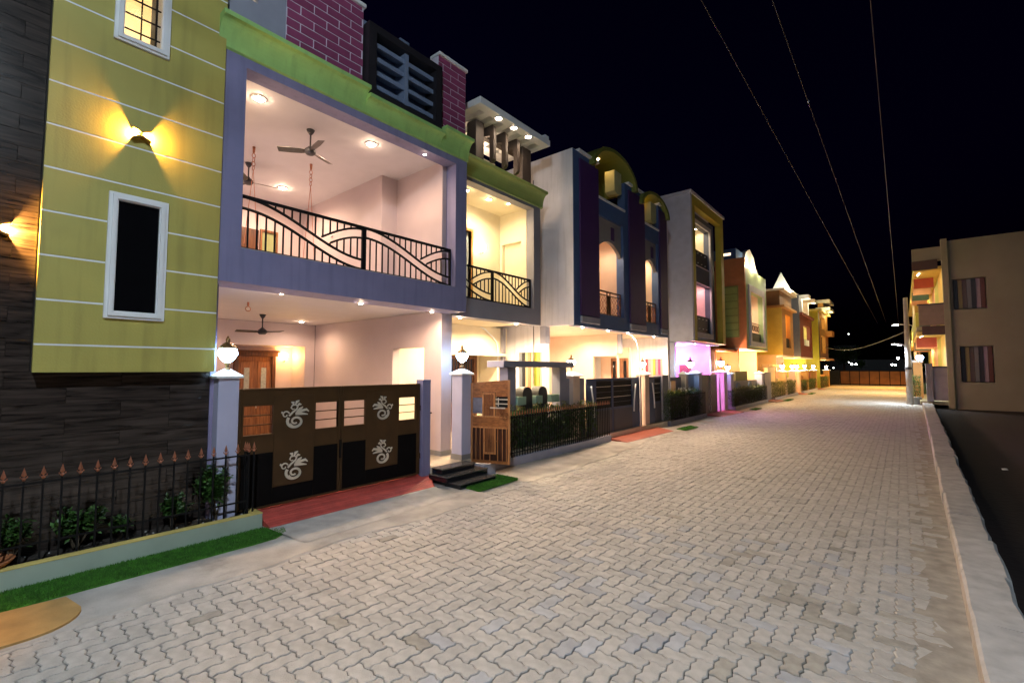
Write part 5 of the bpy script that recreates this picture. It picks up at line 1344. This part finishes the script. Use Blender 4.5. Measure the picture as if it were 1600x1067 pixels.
for k, yy in enumerate((41.6, 45.9, 48.1)):
    pillar("gate_pillar", -7.5,-7.0,yy,yy+0.6,1.95,PEACH, ["peach pillar in front of the mustard house's porch","peach pillar at the far end of the green hedge","peach pillar between the mustard and the slate house"][k], cap=0.14)
    pillar_lamp(-7.25, yy+0.3, 2.1, ["warm lantern in front of the mustard house's porch","warm lantern at the far end of the green hedge","warm lantern between the mustard and the slate house"][k], False, 120, 1.3)
lamp(-6.6, 39.5, 1.6, 20, AMBER, 0.1); lamp(-6.4, 47.0, 1.8, 60, AMBER, 0.1)
p6 = planter_block("planter", "planter base below the dark hedge before the slate house", 48.9, 57.8, LILP)
hedge("hedge", "dark clipped hedge before the slate house", -7.25,-6.85, 49.0, 57.6, 0.2, 1.1, 3200, 25)
w6 = thing("compound_wall", "ochre boundary wall with a red brown panel before the slate house", "wall", (-7.5, 53.5, 0))
MB().box(-7.6,-7.35,49.2,57.6,0,1.55).build("wall", OCH, w6)
MB().box(-7.34,-7.3,53.0,56.8,1.0,1.9).box(-7.6,-7.341,53.0,56.8,1.551,1.9).build("panel", DRED, w6)
for k, yy in enumerate((52.2, 57.9)):
    pillar("gate_pillar", -7.5,-6.95,yy,yy+0.7,2.0,OCH, ["ochre pillar midway before the slate house","ochre pillar between the slate and the yellow house"][k], cap=0.14)
    pillar_lamp(-7.22, yy+0.35, 2.15, ["warm lantern midway before the slate house","warm lantern between the slate and the yellow house"][k], False, 120, 1.3)
hedge("hedge", "dark hedge before the bright yellow house at the far end", -7.25,-6.85, 60.9, 69.0, 0.0, 1.2, 2600, 26)
w7 = thing("compound_wall", "ochre boundary wall before the bright yellow house", "wall", (-7.5, 65, 0))
MB().box(-7.6,-7.35,60.9,69.2,0,1.5).build("wall", OCH, w7)
pillar("gate_pillar", -7.5,-6.95,68.8,69.5,2.0,OCH, "last ochre pillar of the row before the yellow house", cap=0.14)
pillar_lamp(-7.22, 69.15, 2.15, "last warm lantern of the row before the yellow house", False, 60, 1.3)

# ================================================================ end of the street: panelled gate wall
eg = thing("sliding_gate", "long rusty orange panelled gate closing the far end of the street", "gate", (-2.5, 78.5, 0))
RUST = mat("rust_sheet_paint", (0.30,0.115,0.03), 0.6, 0.25, 1.5)
for k in range(7):
    x0 = -6.6+1.06*k
    MB().cbox(x0+0.04,x0+1.02,78.45,78.5,0.15,1.85,0.01).build("panel", RUST, eg)
    MB().box(x0-0.04,x0+0.04,78.42,78.52,0.0,1.95).build("post", BLACKM, eg)
MB().box(-6.6,0.9,78.43,78.49,1.86,1.93).box(-6.6,0.9,78.43,78.49,0.05,0.13).build("rail", BLACKM, eg)
fwl = thing("compound_wall", "dark boundary wall left of the far orange gate", "wall", (-9, 78.6, 0))
MB().box(-13,-6.7,78.5,78.7,0,2.0).build("wall", mat("dark_wall_paint",(0.05,0.05,0.05),0.8), fwl)
# ================================================================ right side house with balconies
rh = thing("house", "plain beige house on the right with two colour strip windows and lit balconies", "house", (3.2, 37.0, 0.0), "houses right of the street")
BEI = mat("beige_wall_paint", (0.36,0.335,0.215), 0.7, 0.08, 0.8)
yF = 36.8
WN = [(2.42,3.72,5.60,7.30),(2.58,3.86,1.46,3.44)]
MB().grid_wall('Y', yF, yF+0.25, 2.25, 13.0, -0.1, 9.62, WN).build("wall", BEI, rh)
for (a,b,c,d_) in WN:
    strip_window(rh, 'Y', yF+0.02, a, b, c, d_, [(0.015,0.012,0.015),(0.30,0.24,0.08),(0.14,0.10,0.08),(0.22,0.21,0.20),(0.06,0.05,0.05),(0.50,0.36,0.36),(0.17,0.06,0.04)], 0.12)
MB().box(1.98,2.249,yF-0.12,yF+0.3,-0.1,9.75).build("pier", BEI, rh)
MB().box(0.68,1.979,yF-0.02,yF+0.25,8.55,9.35).build("parapet", BEI, rh)
MB().cbox(0.66,1.80,yF-0.10,yF-0.021,8.05,8.60,0.01).build("brown_band", mat("band_brown_paint",(0.11,0.065,0.05),0.6), rh)
MB().cbox(0.86,1.979,yF-0.02,yF+0.2,4.75,5.95,0.01).build("balcony_parapet", mat("taupe_paint",(0.30,0.22,0.16),0.6), rh)
MB().box(0.80,1.979,yF-0.06,yF+0.26,5.951,6.02).build("parapet_cap", DGREY, rh)
MB().cbox(0.98,1.979,yF-0.08,yF+0.2,4.18,4.70,0.01).build("brown_band", mat("band_brown_paint",(0.11,0.065,0.05),0.6), rh)
MB().box(1.35,1.979,yF-0.02,yF+0.2,0.35,2.25).build("porch_parapet", mat("grey_lilac_paint",(0.30,0.28,0.30),0.6), rh)
MB().box(1.05,1.349,yF-0.08,yF+0.3,0.30,2.5).build("porch_pillar", mat("grey_pillar_paint",(0.20,0.19,0.21),0.6), rh)
MB().box(1.35,1.979,yF-0.04,yF+0.22,2.251,2.34).build("parapet_cap", DGREY, rh)
YW = mat("yellow_inner_paint", (0.74,0.56,0.15), 0.6); SAL = mat("salmon_inner_paint",(0.72,0.40,0.24),0.6); LIM = mat("lime_inner_paint",(0.40,0.42,0.08),0.6); TEA = mat("teal_band_paint",(0.10,0.22,0.17),0.6)
for (z0,z1) in ((0.3,4.2),(4.7,8.05)):
    MB().box(0.75,1.98,yF+0.26,yF+32,z1,z1+0.2).build("balcony_ceiling", YW, rh)
    MB().box(0.75,1.98,yF+0.26,yF+32,z0-0.2,z0).build("balcony_floor", BEI, rh)
    for k, m_ in enumerate((YW, LIM, SAL, YW, SAL, LIM)):
        MB().box(1.98+0.003*k,2.2,yF+0.31+4*k,yF+4.30+4*k,z0,z1).build("inner_wall", m_, rh)
    for k, m_ in enumerate((mat("red_band_paint",(0.42,0.07,0.03),0.6), SAL, TEA, SAL)):
        MB().box(0.78,1.75-0.0*k,yF+3.4+3.6*k,yF+3.6+3.6*k,z1-0.62-0.0*k,z1-0.002).build("cross_beam", m_, rh)
        MB().box(1.05-.06*k,1.75,yF+3.4+3.6*k,yF+3.6+3.6*k,z0+0.002,z0+(1.2 if z0 > 1 else 0.8)).build("cross_parapet", m_, rh) if k == 2 else None
    for k in range(5):
        downlight(rh, 1.60 if k % 2 else 1.0, yF+1.2+2.4*k, z1, 60, (1.0,0.72,0.32), 0.05)
    for k in range(4): downlight(rh, 0.95, yF+1.9+3.4*k, z1, 0, WARM, 0.06)
    lamp(1.3, yF+17, z1-0.6, 130, (1.0,0.72,0.32), 0.1)
MB().box(0.80,0.95,yF+4,yF+28,4.75,5.9).box(0.80,0.95,yF+4,yF+28,8.3,9.0).build("street_side_band", LIM, rh)
# other houses right of the street: gates and walls beyond
gw = thing("compound_wall", "orange lit gate pillars and wall beside the right hand house", "wall", (0.9, 41, 0))
MB().box(0.55,1.0,40.5,41.0,0,2.6).box(0.75,0.95,41.0,56.0,0,1.4).build("wall", OCH, gw)
MB().cbox(0.5,1.05,40.45,41.05,2.6,2.75,0.01).build("cap", WHITET, gw)
hedge("hedge", "dark hedge at the foot of the right hand house beside the concrete pole", 0.30, 0.85, 38.8, 40.2, 0.0, 1.7, 1500, 31)
pillar_lamp(0.85, 38.6, 2.55, "blazing white lantern on the porch corner of the right hand house", True, 40, 1.6)
bl = MB().box(0.25,0.85,38.35,38.9,-0.1,0.42); tag(bl.build("kerb_block", mat("grey_block",(0.22,0.22,0.22),0.8)), "short grey concrete block at the end of the kerb under the pole", "block")
lamp(0.4, 42.5, 2.4, 30, AMBER, 0.1)

# ================================================================ poles, street lights, overhead wires
PCON = mat("pole_concrete", (0.30,0.29,0.28), 0.85, 0.12, 4, 0.2)
pole = thing("utility_pole", "tapering concrete street pole before the right hand house", "pole", (0.30, 38.0, 0))
MB().lathe([(0.17,0),(0.16,2.2),(0.155,2.22),(0.11,6.6),(0.10,6.62)], (0.30,38.0,0), 10).build("shaft", PCON, pole, True)
MB().lathe([(0.19,2.15),(0.19,2.3)], (0.30,38.0,0), 10).build("band", DGREY, pole)
def street_lamp(x, y, z, arm, label, power, k=1.0, fx=None):
    f = thing("street_light", label, "street light", (x, y, z), "LED street lights on poles")
    hx_ = x - arm
    MB().tube([(x,y,z-0.25),(x-arm*0.3,y,z-0.05),(hx_+0.1,y,z)], 0.025*k, 6).build("arm", PCON, f)
    MB().cbox(hx_-0.34*k,hx_+0.12*k,y-0.11*k,y+0.11*k,z-0.02*k,z+0.06*k,0.02).build("housing", DGREY, f)
    MB().box(hx_-0.31*k,hx_+0.02*k,y-0.095*k,y+0.095*k,z-0.045*k,z-0.0205*k).build("led_panel", GLOW_S, f)
    if power: spot(hx_-0.15*k, y, z-0.06*k, power, WHITE, 152, 1.0, 0.12*k, "street_light_source")
    return f
street_lamp(0.20, 37.9, 3.75, 0.35, "lower bright LED street light on the pole before the right hand house", 1100, 1.0)
street_lamp(0.95, 55.0, 6.2, 1.1, "upper farther LED street light behind the concrete pole", 380, 1.3)
street_lamp(0.9, 72.0, 5.0, 0.9, "farthest sodium street light near the orange gate", 0, 1.0)
spot(-1.0, 69.0, 5.6, 4200, AMBER, 138, 0.5, 0.15, "street_light_source"); spot(-0.3, 54.9, 6.1, 3600, (1.0,0.55,0.18), 128, 0.5, 0.15, "street_light_source")
p2_ = thing("utility_pole", "thin far street pole behind the concrete pole", "pole", (0.95, 55.1, 0)); MB().lathe([(0.12,0),(0.08,8.0)], (0.95,55.1,0), 8).build("shaft", PCON, p2_, True)
# pole with the lamp that lights the near street, just behind the photographer
np_ = thing("utility_pole", "concrete street pole behind the camera carrying the near street light", "pole", (1.05, -1.6, 0)); MB().lathe([(0.17,0),(0.11,9.2)], (1.05,-1.6,0), 10).build("shaft", PCON, np_, True)
street_lamp(1.0, -1.55, 8.7, 0.7, "near LED street light behind the camera", 1850, 1.0)
lamp(0.15, -1.55, 8.58, 1150, WHITE, 0.12, "street_light_source")
WIRE = mat("wire_aluminium", (0.028,0.028,0.032), 0.6, 0.05)
WIRES = [((-2.22,7.31,8.0),"left"),((-1.36,8.03,8.0),"middle"),((-0.17,9.02,8.0),"right")]
for k, ((xa,ya,za),nm) in enumerate(WIRES):
    xe, ye, ze = xa, 76.0, za
    pts = []
    for i in range(49):
        y = -14 + (ye+14)*i/48
        t = (y-ya)/(ye-ya)
        zz = za + (ze-za)*t - 0.9*(1-(2*t-1)**2)*0.25*0
        xx = xa + (xe-xa)*t
        sag = 0.0
        pts.append((xx, y, zz))
    w = MB().tube(pts, 0.009, 6).build("overhead_wire", WIRE)
    tag(w, "%s of the three overhead wires crossing the night sky" % {"left":"leftmost","middle":"middle","right":"rightmost"}[nm], "wire", "overhead wires")
kn = MB().lathe([(0.008,-0.03),(0.022,0),(0.008,0.03)], (-1.36, 11.7, 8.0), 8).build("wire_clamp", WHITET)
tag(kn, "small pale clamp on the middle overhead wire", "clamp")
pts = [(-6.9+ (7.1)*t, 66-27.8*t, 4.7+(-0.2)*t-1.3*math.sin(math.pi*t)*0.5) for t in [i/20 for i in range(21)]]
tag(MB().tube(pts, 0.035, 5).build("service_cable", WIRE), "sagging service cable from the pole to the last house of the row", "cable")
# distant lights and dark tree line beyond the far gate
far = thing("far_building", "dark building with a few lit lamps beyond the far gate", "building", (-9, 130, 0))
MB().box(-22,2,130,138,0,4.2).box(-12,-8,129.5,137,4.2,7.5).build("wall", mat("night_wall_paint",(0.006,0.007,0.009),0.8), far)
for (x,y,z,s_) in ((-8.4,125,3.2,.22),(-7.6,125,3.2,.18),(-8.9,125,3.6,.12),(-11.7,125,2.4,.12),(-0.6,122,4.3,.20),(-1.6,122,3.0,.15),(-1.1,122,2.9,.13),(2.6,122,4.2,.2),(-8.8,126,9.8,.11)):
    MB().lathe([(s_*0.6,-s_),(s_,0),(s_*0.6,s_)], (x,y,z), 8).build("lit_lamp", GLOW_S if x > -8 else glow("pale_far_glow",(0.9,1,0.9),8.0), far, True)
def tree(x, y, h, r_, seed, label):
    rnd = random.Random(seed); f = thing("tree", label, "tree", (x,y,0), "dark trees beyond the far gate")
    MB().tube([(x,y,0),(x+.1,y,h*.4),(x,y+.1,h*.8)], [0.2,0.14,0.05], 7).build("trunk", STEMM, f)
    mb = MB(); bl_ = [(x+rnd.gauss(0,r_*.5),y+rnd.gauss(0,r_*.5),h*.45+rnd.random()*h*.5,rnd.uniform(.5,1)*r_*.6) for _ in range(12)]
    for k in range(1500):
        c = rnd.choice(bl_); v = Vector((rnd.gauss(0,1),rnd.gauss(0,1),rnd.gauss(0,.8))).normalized()*c[3]*rnd.random()**.4
        leaf_quads(mb, (c[0]+v.x,c[1]+v.y,c[2]+v.z), .35, .12, rnd)
    mb.build("crown", LEAFM[0], f)
tree(-11.5, 88, 7, 2.2, 1, "dark tree left behind the far orange gate")
tree(-7.5, 95, 6, 2.0, 2, "dark tree behind the middle of the far orange gate")
tree(2.8, 90, 6, 2.0, 3, "dark tree right behind the far orange gate")
# litter on the dark ground right of the kerb
lt = MB().add([(1.66,15.4,-.095),(1.76,15.43,-.09),(1.75,15.56,-.07),(1.65,15.52,-.08),(1.70,15.47,-.06)], [(0,1,4),(1,2,4),(2,3,4),(3,0,4)]); tag(lt.build("litter", WHITET), "scrap of pale litter on the dark soil right of the kerb", "litter")
